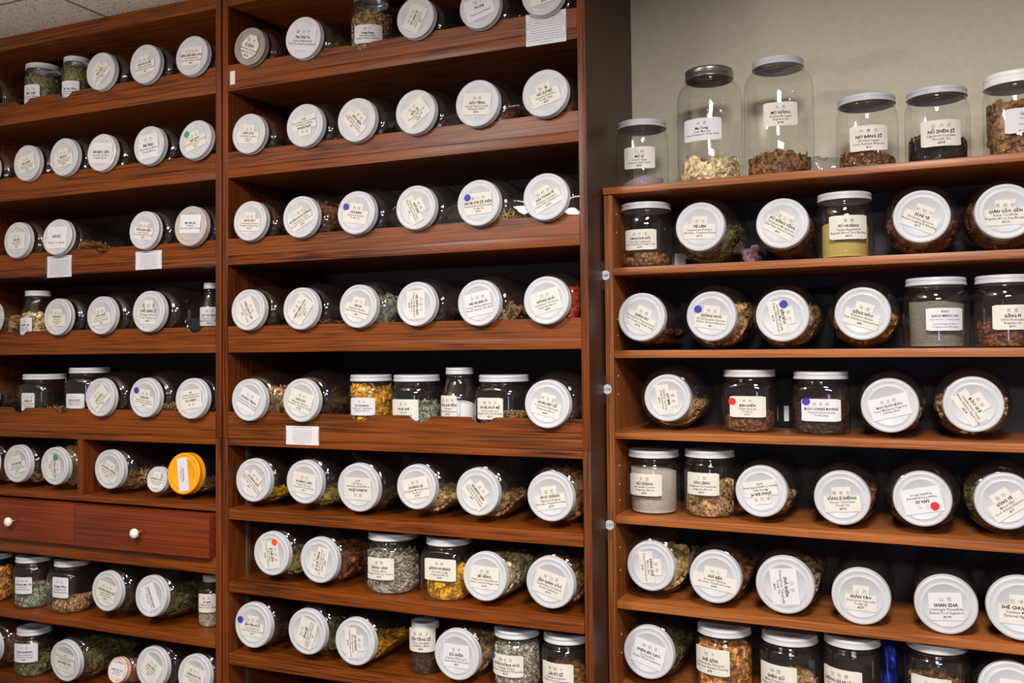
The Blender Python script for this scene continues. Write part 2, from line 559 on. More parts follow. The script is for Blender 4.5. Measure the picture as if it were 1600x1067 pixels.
def herb_mat(c, powder=False):
    a, b = HERB[c]
    if powder:
        mid = tuple(x*.45+y*.55 for x, y in zip(a, b))
        return noise_mat('powdered_herb_'+c, mid, b, 34, .9, lo=.42, hi=.58, spec=.1)
    return noise_mat('dried_herb_'+c, a, b, 7, .8, lo=.4, hi=.6, island=.55, spec=.15)


def contents(parent, kind, colour, fill, lying, R, span, loc, rot=None):
    if kind == 'empty': return
    src = contents_mesh(kind, lying, round(fill, 1) if lying else fill, len(colour) % 3)
    key = (src.name, colour)
    if key in _cont: me = _cont[key]
    else:
        me = src.copy(); me.materials.clear(); me.materials.append(herb_mat(colour, kind == 'powder')); _cont[key] = me
        if kind == 'powder':
            for p in me.polygons: p.use_smooth = True
    o = link(me, 'powdered_herb' if kind == 'powder' else 'dried_herbs', parent, loc, rot, kind='stuff')
    o.scale = (R, span, R) if lying else (R, R, R)


# ------------------------------------------------------------------ jars
def lid_profile(r, h):
    """h grows from the face into the jar"""
    return [(0, .0010), (r*.71, .0010), (r*.722, .0005), (r*.738, .0005), (r*.75, .0010), (r*.86, .0010), (r*.885, .0004), (r*.92, .0000), (r*.965, .0002), (r*.99, .0014), (r, .0036),
            (r, h*.42), (r*.982, h*.47), (r*.982, h*.53), (r, h*.58), (r, h*.78), (r*1.012, h*.84), (r*1.012, h*.97), (r*.99, h), (r*.96, h), (r*.96, h*.4)]


ROWCOUNT = {}
LAST = {}       # row -> how far the previous jar reaches
ORD = 'zeroth first second third fourth fifth sixth seventh eighth ninth'.split()
ROWNAMES = dict(
    L1='top shelf, left cabinet', L2='second shelf, left cabinet', L3='third shelf, left cabinet', L4='fourth shelf, left cabinet', L5='fifth shelf, left cabinet',
    L6='cubbyholes above left drawers', L7='shelf below left drawers', L8='lowest shelf, left cabinet',
    C1='top shelf, middle cabinet', C2='second shelf, middle cabinet', C3='third shelf, middle cabinet', C4='fourth shelf, middle cabinet', C5='fifth shelf, middle cabinet',
    C6='sixth shelf, middle cabinet', C7='seventh shelf, middle cabinet', C8='eighth shelf, middle cabinet',
    R0='on top of right bookcase', R1='first shelf, right bookcase', R2='second shelf, right bookcase', R3='third shelf, right bookcase', R4='fourth shelf, right bookcase',
    R5='fifth shelf, right bookcase', R6='sixth shelf, right bookcase')


def plain(s):
    import unicodedata
    return ''.join(c for c in unicodedata.normalize('NFD', s) if not unicodedata.combining(c)).upper()


def describe(row, look, nm):
    ROWCOUNT[row] = ROWCOUNT.get(row, 0)+1
    k = ROWCOUNT[row]
    t = f'{look} labelled {plain(nm)}, ' if nm else f'{look}, '
    return t+(ROWNAMES[row] if nm or 'cut off' in look else f'{ORD[k]} from left, {ROWNAMES[row]}')


SHELF = {}      # row -> (frame, shelf top z, lid plane y)
GLASSN = 'glass_body'


def lying(row, px, py, hpx, rot, d, c=('chunk', 'brown', .3), paper='c', dot=None, lid=None, L=None, k=None, yaw=0, lw=1.28, lh=.92, off=(0, -.04), look=None, y=None, th=.017, shape=None):
    F, zs, yl = SHELF[row]
    if y is not None: yl = y
    pc = at(px, py, F, yl); pt = at(px, py-hpx/2, F, yl); pb = at(px, py+hpx/2, F, yl)
    r = (pt.z-pb.z)/2*.985
    zf = pc.z
    k = k or (1.42 if row[0] == 'R' else 1.38)
    Rb = min(k*r, .094)
    # the body keeps clear of the side panels, and tilts until it rests on the shelf
    lo_, hi_ = {'L': (-1.079, -.0435), 'C': (0, 1.036), 'R': (.0203, 1.2797)}[row[0]]
    if row == 'L6': lo_, hi_ = (lo_, -.5718) if pc.x < -.56 else (-.5508, hi_)
    if row in ('C6', 'C7', 'C8'): lo_ = .0036
    Rb = min(Rb, pc.x-lo_-.0015, hi_-pc.x-.0015)
    if row in LAST: Rb = min(Rb, pc.x-LAST[row]-.001)
    Rb = max(Rb, r*.945)
    LAST[row] = pc.x+Rb
    L = L or .235
    gap = zf-zs
    if gap < Rb+.0006:
        # neck low: the shoulder carries the jar and the nose dips a little
        zf += .0012; gap += .0012
        tilt = -min(.035, max(0, Rb-gap)*5)
        Rb = max(min(Rb, gap-.0006+.055*math.sin(-tilt)), r*.945)
        if gap < r: zf = zs+r+.001; Rb = r*.97
    else:
        tilt = 0.0
        for _ in range(8):
            tilt = math.asin(min(.5, max(0, (zf-(zs+.0006)-Rb*math.cos(tilt))/(L-.012))))
    look = look or ('small white-lidded jar lying down' if r < .042 else 'white-lidded jar lying down')
    root = empty('herb_jar', F @ Matrix.Translation((pc.x, yl, zs)), describe(row, look, d[1] if d else None), 'jar', 'herb jars on the '+ROWNAMES[row].replace('on top', 'top'))
    lo = (0, 0, zf-zs)      # positive tilt: nose up
    R_ = Matrix.Translation(lo) @ Matrix.Rotation(yaw, 4, 'Z') @ Matrix.Rotation(-tilt, 4, 'X')
    ro = R_.to_euler()
    g = r*.925; nk = th+.0145+max(0, r*math.sin(tilt)*1.15) if row[0] in 'LC' and row[1] in '12345' else th+.008
    sh = min(.055, (Rb-g)*1.9+.012)
    n0 = th*.35
    prof = [(g, n0), (g, nk-.002), (g+.0006, nk)]+[(g+(Rb-g)*math.sin(math.pi/2*i/8), nk+sh*(1-math.cos(math.pi/2*i/8))) for i in range(1, 9)]
    prof += [(Rb, nk+.014+sh), (Rb, L-.022)]+[(Rb-.018*(1-math.cos(math.pi/2*i/4)), L-.022+.022*math.sin(math.pi/2*i/4)) for i in range(1, 5)]+[(Rb*.6, L-.001), (0, L-.004)]
    bm = lathe(prof, 40, axis='y')
    finish(bm, GLASSN, GLASS, root, lo, ro, sharp=80)
    hold = prof[3][1]
    if c:
        contents(root, c[0], c[1], c[2], True, Rb*.985, L-.034-th-sh*.8, R_ @ Vector((0, th+sh*.8+.016, 0)), ro)
    bm = lathe(lid_profile(r, th), 48, axis='y')
    ld = finish(bm, 'lid', lid or LIDW, root, lo, ro, sharp=50)
    if d is not None and shape is None and paper == 'c' and d[0] and (row[0] == 'R' or (len(d[1]) % 2)):
        shape = [(-1, -1), (1, -1), (1, .3), (.52, .3), (.52, 1), (-.52, 1), (-.52, .3), (-1, .3)]
    if d is not None:
        def place(x, yy, l): return Vector((x*r, -l, yy*r)) if False else Vector((x, -l+.0008, yy))
        dd = None
        if dot: dd = (dot[0], dot[1]*r, dot[2]*r, .155*r)
        u = lh*r/2
        ct, st = math.cos(math.radians(-rot)), math.sin(math.radians(-rot))

        def place2(x, yy, l):
            return Vector((x+off[0]*r, -l+.0006, yy+off[1]*r))
        flat_label(lw*r, lh*r, std_lines(d, u), ld, place2, {'c': PAPERC, 'w': PAPERW}[paper], tilt=rot, maxw=lw*r*1.0, shape=shape)
        if dd:
            bm = bmesh.new(); n = 20
            bm.faces.new([bm.verts.new((dd[1]+dd[3]*math.cos(2*math.pi*i/n), -.0012, dd[2]+dd[3]*math.sin(2*math.pi*i/n))) for i in range(n)])
            finish(bm, 'sticker_dot', dd[0], ld, smooth=False)
    return root


def standing(row, px, wpx, ytop, yf, form, lidr, d=None, lab=None, c=None, paper='w', dot=None, lid=None, look=None, lidh=.017, sq=0, zs=None, hh=None, lines=None):
    """px centre and width of the body in pixels; ytop lid top (or None with hh height); yf front of the body behind the cabinet face"""
    F, z0, yl = SHELF[row]
    if zs is None: zs = z0
    R = .06
    for _ in range(6):
        yc = yf+R
        a, b = at(px-wpx/2, 500, F, yc), at(px+wpx/2, 500, F, yc)
        o, dd = ray(px, 500, F); cosp = dd.y/math.hypot(dd.x, dd.y)
        R = (b.x-a.x)/2*cosp
    xc = (a.x+b.x)/2
    LAST[row] = xc+R
    H = hh if hh else at(px, ytop, F, yc).z-zs
    look = look or 'upright jar with white lid'
    root = empty('herb_jar', F @ Matrix.Translation((xc, yc, zs)), describe(row, look, d[1] if d else None), 'jar', 'herb jars on the '+ROWNAMES[row].replace('on top', 'top'))
    rl = R*lidr; g = rl*.955; hb = H-lidh
    base = [(0, .004), (R*.55, .003), (R*.80, .0008), (R*.9, .002)]+[(R*(.9+.1*math.sin(math.pi/2*i/4)), .002+.014*(1-math.cos(math.pi/2*i/4))) for i in range(1, 5)]
    if form == 'squat': s0 = hb-.040
    elif form == 'tall': s0 = hb-.060
    elif form == 'taper': s0 = hb*.58
    else: s0 = hb-.035
    s1 = hb-.011
    if form == 'taper':
        sho = [(R+(g-R)*(t*t*(3-2*t)), s0+(s1-s0)*t) for t in [i/10 for i in range(1, 11)]]
    else:
        sho = [(g+(R-g)*math.cos(math.pi/2*i/8)**.8 if i < 8 else g, s0+(s1-s0)*math.sin(math.pi/2*i/8)) for i in range(1, 9)]
    g2 = g+.0016
    prof = base+[(R, s0)]+sho+[(g, hb-.0095), (g2, hb-.008), (g, hb-.0065), (g, hb-.0035), (g2, hb-.002), (g, hb-.0005), (g, H-.004)]
    sqf = (lambda r_, h_: sq*max(0, min(1, (r_-g)/(R-g+1e-6)))*(1 if .004 < h_ < s1 else 0)) if sq else None
    bm = lathe(prof, 48, sq=sqf)
    finish(bm, GLASSN, GLASS, root, sharp=80)
    if c:
        contents(root, c[0], c[1], c[2]*hb/R, False, R*.96*(.96 if sq else 1), 1, (0, 0, .001))
    lp = [(q[0], H-q[1]) for q in lid_profile(rl, lidh)]
    bm = lathe(lp, 48)
    finish(bm, 'lid', lid or LIDW, root, sharp=50)
    if lab:
        def hit(x, y):
            o, dd = ray(x, y, F)
            ox, oy = o.x-xc, o.y-yc
            A = dd.x**2+dd.y**2; B = 2*(ox*dd.x+oy*dd.y); C_ = ox*ox+oy*oy-R*R
            D = B*B-4*A*C_
            if D < 0: return None
            t = (-B-math.sqrt(D))/(2*A)
            p = o+dd*t
            return math.atan2(p.x-xc, -(p.y-yc)), p.z-zs
        x0, y0, x1, y1 = lab; cx, cy = (x0+x1)/2, (y0+y1)/2
        L0, L1 = hit(x0, cy), hit(x1, cy)
        T0, T1 = hit(cx, y0), hit(cx, y1)
        Cc = hit(cx, cy)
        if Cc is None: return root
        if L0 is None: L0 = (2*Cc[0]-L1[0], 0)
        if L1 is None: L1 = (2*Cc[0]-L0[0], 0)
        w = (L1[0]-L0[0])*R; h = T0[1]-T1[1]; a0 = (L0[0]+L1[0])/2; zc = (T0[1]+T1[1])/2
        q = (1-.06*sq)

        def place(x, yy, l):
            a = a0+x/R
            c_, s_ = math.cos(a-math.pi/2), math.sin(a-math.pi/2)
            rr = R
            if sq:
                p = 2+2.6*sq
                rr = R*q*((abs(c_)**p+abs(s_)**p)**(-1/p))
            return Vector(((rr+l+.0002)*c_, (rr+l+.0002)*s_, zc+yy))
        ln = lines(h) if lines else (std_lines(d, h/2) if d else [])
        dt = None
        if dot: dt = (dot[0], -w/2+w*dot[1], h/2-h*dot[2], .0085)
        flat_label(w, h, ln, root, place, {'c': PAPERU, 'w': PAPERW}[paper], corner=.002, dot=dt)
    return root
# ------------------------------------------------------------------ the room
def place_struct(o): o['kind'] = 'structure'; return o


WALLY = .413
place_struct(boxo('wall_back', -2.2, 4.2, WALLY+.002, WALLY+.10, 0, CEIL, WALL, bev=0))
place_struct(boxo('floor', -2.2, 4.2, -5.2, WALLY, -.05, 0, noise_mat('brown_carpet', (70, 62, 54), (92, 82, 70), 300, .95), bev=0))
place_struct(boxo('ceiling', -2.2, 4.2, -5.2, WALLY+.1, CEIL, CEIL+.05, CEILM, bev=0))
bm = bmesh.new()
for k in range(9):
    y = -.19-.61*k; box(bm, -2.2, 4.2, y-.004, y+.004, CEIL-.0015, CEIL+.001)
for k in range(10):
    x = -1.69+.61*k; box(bm, x-.004, x+.004, -5.2, WALLY, CEIL-.0015, CEIL+.001)
place_struct(finish(bm, 'trim_1', SEAM, smooth=False))

# ------------------------------------------------------------------ left and middle cabinets: oak, an upper case with scalloped rails on a lower case
UP, TOP, BOT = -.2405, 1.0165, -1.40       # seam between the cases, top and foot, relative to eye height
IN_D = .385                                 # inner depth


def cabinet_case(label, x0, x1, z0, z1, toprail, group):
    """root and sides of one case; x0, x1 are inner faces"""
    root = empty('herb_cabinet', FA @ Matrix.Translation((x0, 0, z0)), label, 'cabinet', group)
    H = z1-z0
    boxo('side_panel', -.0195, 0, 0, WALLY-.004, 0, H, WZ, root)
    boxo('side_panel', x1-x0, x1-x0+.0195, 0, WALLY-.004, 0, H, WZ, root)
    if x0 > -.5: boxo('side_shade_sheet', x1-x0+.0195, x1-x0+.0198, .003, WALLY-.004, 0, H-.0002, WS, root, bev=0)  # thin sheet added over the side, its dark tone stands in for shade
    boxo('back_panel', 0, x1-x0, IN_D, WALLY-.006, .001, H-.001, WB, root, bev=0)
    boxo('top_board', .0002, x1-x0-.0002, .0005, IN_D, H-toprail, H-.0002, WX, root)
    return root


def scallop_rail(x0, x1, z0, z1, xs):
    """front rail with a round cut-out under every jar neck; xs: (x, radius, depth)"""
    fl = .006
    cs = []
    for c, r, dp in xs:
        dp = min(max(dp, .009), .036); w = math.sqrt(r*r-(r-dp)**2)
        if c+w+fl < x1 and c-w-fl > x0: cs.append((c, r, dp, w))

    def top(x):
        z = z1
        for c, r, dp, w in cs:
            d = abs(x-c)
            if d < w: z = min(z, z1+(r-dp)-math.sqrt(max(0, r*r-d*d)), z1-.0015)
            elif d < w+fl: z = min(z, z1-.0015*(1-(d-w)/fl)**2)
        return z
    X = {x0, x1}
    for c, r, dp, w in cs:
        for i in range(25): X.add(c-w*math.cos(math.pi*i/24))
        for i in range(5): X.update((c+w+fl*i/4, c-w-fl*i/4))
    bm = bmesh.new(); prev = None
    for x in sorted(X):
        q = [bm.verts.new(p) for p in ((x, 0, z0), (x, 0, top(x)), (x, .010, top(x)), (x, .010, z0))]
        if prev:
            for i in range(4): bm.faces.new((prev[i], prev[(i+1) % 4], q[(i+1) % 4], q[i]))
        else: bm.faces.new(q)
        prev = q
    bm.faces.new(prev)
    return bm


def railed_shelf(root, x0, x1, zb, xs):
    """shelf board with its scalloped front rail; root sits at (x0, 0, z0)"""
    rz = root.matrix_world.translation.z-ZO
    W = x1-x0
    s = boxo('shelf', .0003, W-.0003, .0008, IN_D, zb-rz, zb+.0257-rz, WX, root, bev=.001)
    bm = scallop_rail(.0003, W-.0003, zb+.0262-rz, zb+.073-rz, [(x-x0, r, d) for x, r, d in xs])
    finish(bm, 'scalloped_rail', WX, s, smooth=False)
    return s


ZB = [.733, .487, .242, -.002]
x0m, x1m = 0.0, 1.036
x0l, x1l = -1.079, -.0435
# where the jar necks lie in the rails: (pixel x, y, lid height) of each lid, or x alone for an upright jar's slot
NECKS = {
    'L': [[(-28, 150, 58), 31, 98, (156.4, 111, 60), (226, 99.5, 62), (299, 86.5, 64)], [(-25, 265, 58), (41, 254.5, 57), (99, 245, 60), (158, 238, 60), (232, 227, 62), (304.5, 217.5, 64)],
          [(26, 375, 57.6), (89, 370, 58), 160, (224.5, 359.5, 61), (297, 353, 64.5)], [28, (89, 495, 58.7), (157.5, 492.7, 60.8), (231.5, 486.5, 66), 303], [28, 95, (155.5, 621, 61), (225.4, 621.4, 63), (298.5, 622.7, 65)]],
    'C': [[(389.7, 72, 60.5), (473, 58.6, 66.5), 566, (648.5, 27, 66.5), (749, 10, 70), (848, -12, 73)], [(388, 208.5, 64), (475.5, 195.6, 69), (556.5, 187, 70), (648.5, 174.5, 71), (745, 161, 75), (851, 145, 77)],
          [(390, 345, 64), (469, 338.7, 67), (556, 332, 69.5), (649, 324, 71), (747, 316.6, 74), (852, 307, 76)], [(387, 484, 65.6), (469.4, 482, 67.5), (559, 478.4, 69.4), (650, 474.7, 71), (747.5, 473, 74), (853, 469, 77)],
          [(388, 625, 67), (469.6, 625.5, 69), 562.5, 655, 752, (854.5, 631.5, 77)]]}
for x0, x1, lab, key in ((x0l, x1l, 'upper case of the left dark oak cabinet, open shelves with scalloped rails', 'L'),
                         (x0m, x1m, 'upper case of the middle dark oak cabinet, open shelves with scalloped rails', 'C')):
    r = cabinet_case(lab, x0, x1, UP+.0006, TOP, .041, 'stacked oak herb cabinets')
    for zb, necks in zip(ZB+[UP+.0008], NECKS[key]):
        xs = []
        for q in necks:
            if isinstance(q, tuple):
                p = at(q[0], q[1], FA, -.0195); h = (at(q[0], q[1]-q[2]/2, FA, -.0195).z-at(q[0], q[1]+q[2]/2, FA, -.0195).z)/2*.985
                g = h*.925+.003
                xs.append((p.x, g, (zb+.073)-(p.z-g)+.0012))
            else:
                xs.append((at(q, 640, FA, 0).x, .040, .0165))
        railed_shelf(r, x0, x1, zb, xs)

r = cabinet_case('lower case of the middle oak cabinet with three plain open shelves', x0m, x1m, BOT, UP, .0182, 'stacked oak herb cabinets')
for zb, zt in ((-.463, -.4325), (-.663, -.6325), (-.86, -.8295), (-1.06, -1.03), (-1.26, -1.23)):
    boxo('shelf', .0015, x1m-x0m-.0015, .001, IN_D, zb-BOT, zt-BOT, WX, r, bev=.0018)
for yy in (.075, .30):
    boxo('shelf_standard', .0005, .0035, yy, yy+.014, .3, 1.13, mat('zinc_strip', (150, 148, 140), .4, .8), r, bev=0)
r = cabinet_case('lower case of the left oak cabinet with cubbyholes, drawers and open shelves', x0l, x1l, BOT, UP, .0182, 'stacked oak herb cabinets')
W = x1l-x0l
boxo('shelf', .0015, W-.0015, .001, IN_D, -.4435-BOT, -.4245-BOT, WX, r)
boxo('divider', W/2-.0105, W/2+.0105, .001, IN_D, -.4243-BOT, UP-.0186-BOT, WZ, r)
boxo('front_rail', .0015, W-.0015, .001, .02, -.6180-BOT, -.5720-BOT, WX, r)
boxo('drawer_floor', .0015, W-.0015, .02, IN_D, -.6180-BOT, -.6000-BOT, WX, r)
for zb, zt in ((-.8225, -.7985), (-1.035, -1.011), (-1.24, -1.216)):
    boxo('shelf', .0015, W-.0015, .001, IN_D, zb-BOT, zt-BOT, WX, r, bev=.0018)
BRASS = mat('polished_brass', (214, 176, 96), .22, 1)
CERAM = mat('white_ceramic', (236, 232, 220), .15, coat=.5)
for k, (a, b) in enumerate(((.006, W/2-.0012), (W/2+.0012, W-.006))):
    d_ = boxo('drawer', a, b, -.0185, .35, -.5735-BOT, -.4515-BOT, WD, r, bev=.004)
    cx_ = (a+b)/2
    kz = -.516-BOT
    bm = lathe([(0, -.047), (.006, -.0465), (.0125, -.043), (.0145, -.038), (.0135, -.033), (.009, -.0305), (0, -.030)], 32)
    bmesh.ops.rotate(bm, verts=bm.verts[:], cent=(0, 0, 0), matrix=Matrix.Rotation(math.radians(-90), 3, 'X'))
    kn = finish(bm, 'knob', CERAM, d_, (cx_, -.0, kz), sharp=60)
    bm = lathe([(0, -.033), (.0075, -.0325), (.0080, -.030), (.0045, -.027), (.0042, -.022), (.0085, -.0205), (.0085, -.0188), (0, -.0187)], 28)
    bmesh.ops.rotate(bm, verts=bm.verts[:], cent=(0, 0, 0), matrix=Matrix.Rotation(math.radians(-90), 3, 'X'))
    finish(bm, 'brass_collar', BRASS, kn, sharp=60)

# ------------------------------------------------------------------ right bookcase: walnut laminate, plain shelves
RW, RDp, RT = 1.30, .285, .0203
RBOT = -1.40
rb = empty('walnut_bookcase', FB, 'walnut laminate bookcase with plain shelves, shorter than the oak cabinets beside it', 'bookcase')
boxo('side_panel', 0, RT, 0, RDp, RBOT, .3735, RZ, rb)
boxo('side_panel', RW-RT, RW, 0, RDp, RBOT, .3735, RZ, rb)
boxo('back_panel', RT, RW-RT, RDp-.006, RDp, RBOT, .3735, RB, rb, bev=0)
boxo('top_board', -.002, RW+.004, -.006, RDp, .3739, .3930, RX, rb, bev=.004)
for zb in (.1764, -.0252, -.2205, -.4242, -.6284, -.8330, -1.04):
    boxo('shelf', RT+.001, RW-RT-.001, .001, RDp-.007, zb, zb+.0185, RX, rb, bev=.0008)
PIN = mat('shelf_pin_brass', (214, 190, 150), .4, .3)
for zz in (.33, .285, .07, .03, -.07, -.115, -.29, -.335, -.375, -.49, -.545, -.70, -.745):
    bm = lathe([(0, 0), (.0028, 0), (.0028, .0012), (0, .0014)], 12)
    finish(bm, 'shelf_pin', PIN, rb, (RT, .035, zz), (0, math.radians(90), 0))

SHELF.update({'C%d' % (i+1): (FA, z+.0259, -.0195) for i, z in enumerate(ZB)}); SHELF['C5'] = (FA, UP+.0267, -.0195)
SHELF.update({'L%d' % (i+1): (FA, z+.0259, -.0195) for i, z in enumerate(ZB)}); SHELF['L5'] = (FA, UP+.0267, -.0195)
SHELF.update(C6=(FA, -.4323, .012), C7=(FA, -.6323, .012), C8=(FA, -.8293, .012))
SHELF.update(L6=(FA, -.4243, .012), L7=(FA, -.7983, .012), L8=(FA, -1.0108, .012))
for i, z in enumerate((.3931, .1950, -.0066, -.2019, -.4056, -.6098, -.8144)):
    SHELF['R%d' % i] = (FB, z, .012)

# ------------------------------------------------------------------ the jars, shelf by shelf
Lg, St = lying, standing
B, Rd = (BLUEDOT, -.6, .28), (REDDOT, .4, -.3)
# left cabinet
Lg('L1', -28, 150, 58, 0, None, ('chunk', 'dark', .5), look='dark jar lying down, lid cut off by picture edge')
St('L1', 66, 64, 105, .022, 'squat', .90, ('木贼', 'MÙ ZÉI', 'Equisetum Hiemale', 'Cool, Release', '#31'), (34, 132, 62, 163), ('leaf', 'green', .85))
St('L1', 119, 52, 93, .022, 'squat', .84, ('', 'Bi Yan Zhu', 'Nasal Formula', 'Clear the Nose', ''), (93, 126, 124, 154), ('leaf', 'green', .9), look='narrower upright jar with white lid')
Lg('L1', 156.4, 111, 60, -42, ('白芷', 'BÁI ZHǏ', 'Angelica Dahurica', 'Warm, Release Exterior', '#4'), ('disc', 'dark', .4))
Lg('L1', 226, 99.5, 62, -6, ('白花蛇', 'BÁI HUĀ SHÉ', 'Oldenlandia Diffusa', 'Clear Heat, Relieve Toxicity', '#66'), ('chunk', 'dark', .4))
Lg('L1', 299, 86.5, 64, 3, ('白花蛇草', 'BÀN ZHĪ LIÁN CǍO', 'Scutellaria Barbata', 'Clear Heat, Relieve Toxicity', '#86'), ('leaf', 'dark', .4))
Lg('L2', -25, 265, 58, 0, None, ('chunk', 'dark', .5), look='dark jar lying down, lid cut off by picture edge')
Lg('L2', 41, 254.5, 57, -12, ('白前', 'BÁI QIÁN', 'Cynanchum Stauntoni', 'Transform Phlegm', '#148'), ('leaf', 'green', .3))
Lg('L2', 99, 245, 60, -8, ('白前', 'BÁI JÍ LÍ', 'Tribulus Terrestris', 'Extinguish Wind', '#278'), ('hair', 'dark', .3))
Lg('L2', 158, 238, 60, 5, ('', 'BÁI MÁO GĒN', 'Imperata Cylindrica', 'Regulate Blood', ''), ('hair', 'brown', .4), 'w', lw=1.5, lh=1.1, look='jar lying down with shiny steel-rimmed lid', lid=mat('bright_tin_lid', (222, 222, 220), .25, .3))
Lg('L2', 232, 227, 62, -6, ('白芍', 'Bái Sháo', 'Paeonia Lactiflora', 'Tonify Blood', ''), ('disc', 'dark', .3), 'w', lw=1.28, lh=1.25, look='jar lying down with large-print lid')
Lg('L2', 304.5, 217.5, 64, -18, ('白术', 'BÁI ZHÚ', 'Atractylodes Macrocephala', 'Tonify Qi', '#196'), ('slice', 'dark', .3), dot=(GREENDOT, -.55, .3), look='jar lying down with green sticker on lid')
Lg('L3', 26, 375, 57.6, 0, ('百合', 'BǍI HÉ', 'Lilium Brownii', 'Tonify Yin', '#8'), ('leaf', 'green', .3))
Lg('L3', 89, 370, 58, 0, ('', 'BǍI BÙ', '', 'Relieve Coughing', ''), ('hair', 'orange', .45), 'w', yaw=.08, k=1.12, lw=1.35, lh=1.2, look='jar of orange-brown roots lying down')
Lg('L3', 224.5, 359.5, 61, 8, ('板蓝根', 'BǍN LÁN GĒN', 'Isatis Tinctoria', 'Clear Heat, Relieve Toxicity', '#80'), ('chunk', 'dark', .4))
Lg('L3', 297, 353, 64.5, 3, ('', 'BEI XIE LEI', 'Fritillaria', 'Clear Heat, Relieve Toxicity', ''), ('chunk', 'dark', .4), 'w', look='jar lying down with translucent plastic lid', lid=mat('cloudy_plastic_lid', (178, 166, 162), .35), off=(0, .1))
Lg('L4', -22, 498, 60, 0, None, ('chunk', 'tan', .6), k=1.0, look='jar of tan herb lying down, lid cut off by picture edge')
St('L4', 60, 58, 455, .022, 'taper', .72, ('石', 'CHÁ YÈ', 'Camellia', 'Clear Heat', ''), (32, 496, 50, 523), ('nut', 'straw', .62), look='upright tapering jar of pale nuts')
Lg('L4', 89, 495, 58.7, 0, ('蚕沙', 'CÁN SHĀ', 'Silkworm', 'Dispel Damp', '#370'), ('coarse', 'dark', .4))
Lg('L4', 157.5, 492.7, 60.8, -8, ('草果', 'CǍO GUǑ', 'Amomum Tsaoko', 'Aromatic, Transform', '#48'), ('coarse', 'dark', .5))
Lg('L4', 231.5, 486.5, 66, 3, ('车前子', 'CHĒ QIÁN ZǏ', 'Plantago Asiatica', 'Drain Dampness', '#98'), ('empty', 'dark', .3), lw=1.0, lh=1.15)
Lg('L5', -28, 622, 60, 0, None, ('chunk', 'dark', .5), k=1.0, look='dark jar lying down, lid cut off by picture edge')
St('L5', 72, 80, 584, .022, 'squat', .88, ('白豆蔻', 'CHÉN PÍ', 'Citrus Reticulata', 'Regulate Qi', '#180'), (34, 614, 55, 642), ('hair', 'tan', .25), sq=.5)
St('L5', 142, 80, 574, .022, 'squat', .82, ('赤石', 'CHÌ SHÍ ZHĪ', 'Halloysitum Rubrum', 'Stabilize & Bind', ''), (104, 615, 132, 638), ('chunk', 'dark', .2))
Lg('L5', 155.5, 621, 61, -45, ('赤芍', 'CHÌ SHÁO', 'Paeonia Rubra', 'Clear Heat, Cool Blood', '#72'), ('hair', 'dark', .4))
Lg('L5', 225.4, 621.4, 63, 8, ('柴胡', 'CHÁI HÚ', 'Bupleurum Chinense', 'Cool, Release Exterior', '#24'), ('hair', 'straw', .35), dot=(BLUEDOT, -.52, .38), look='jar lying down with blue sticker on lid')
Lg('L5', 298.5, 622.7, 65, 172, ('陈皮', 'CHÁN TUÌ', 'Cryptotympana Atrata', 'Cool, Release Exterior', '#28'), ('hair', 'dark', .4))
Lg('L6', -26, 722, 60, 0, None, ('coarse', 'straw', .3), look='jar lying down, lid cut off by picture edge')
Lg('L6', 26, 724.4, 59.5, -12, ('川贝', 'CHUĀN BÈI', 'Fritillaria Cirrhosa', 'Transform Phlegm Heat', '#168'), ('leaf', 'straw', .25))
Lg('L6', 84.6, 729, 60, 90, ('川芎', 'CHUĀN LIÀN ZǏ', 'Melia Toosendan', 'Regulate Qi', '#190'), ('slice', 'straw', .8), dot=(GREENDOT, .1, .48), look='jar lying down with green sticker on lid')
Lg('L6', 170, 734.3, 62, 24, ('川芎', 'CHUĀN XIŌNG', 'Ligusticum Wallichii', 'Invigorate Blood', '#222'), ('stick', 'tan', .3))
Lg('L6', 244.5, 749, 41, 6, ('虫', 'CHÓNG CǍO', 'Cordyceps Sinensis', 'Tonify Yang', ''), ('coarse', 'tan', .6), L=.15, k=1.04, lw=1.5, lh=1.3)
Lg('L6', 286, 740, 66, 80, ('', 'Chuan Xin Lian', 'Andrographis Paniculata', 'Clear Heat', ''), ('hair', 'tan', .35), 'w', lw=1.6, lh=.62, th=.026, look='jar lying down with bright orange plastic lid', lid=LIDORANGE)
St('L7', -4, 66, 862, .012, 'squat', .9, None, None, ('nut', 'orange', .75), look='upright jar of glossy chestnut-coloured nuts')
St('L7', 58, 68, 866, .012, 'squat', .9, ('石榴皮', 'CHUAN MU XI', 'Corthidiae', 'Drain Dampness', ''), (24, 902, 50, 928), ('leaf', 'sage', .45))
St('L7', 117, 74, 872, .012, 'squat', .8, ('川乌', 'Chuan Wu', 'Radix Aconiti', 'Warm the interior', ''), (82, 902, 107.5, 934), ('coarse', 'tan', .25), sq=.5)
Lg('L7', 166, 923.8, 63, 12, ('穿山甲', 'CHUĀN SHĀN JIǍ', 'Squama Manitis', 'Invigorate Blood', '#245'), ('chunk', 'dark', .3))
Lg('L7', 235, 931.6, 65, 62, ('', 'CHUAN XIN LIAN', 'Andrographis Paniculata', 'Clear Heat', ''), ('hair', 'green', .5), 'w', lw=1.3, lh=.85, k=1.22)
St('L7', 331, 44, 896, .07, 'squat', .62, ('磁石', 'CÍ SHÍ', 'Magnetitum', 'Settle & Calm Spirit', ''), (307, 928, 338, 957), ('grain', 'grey', .45), 'c', look='small upright bottle with white cap', lidh=.02)
Lg('L8', -22, 1010, 62, 0, None, ('chunk', 'reddish', .5), look='jar of reddish herb lying down, lid cut off by picture edge')
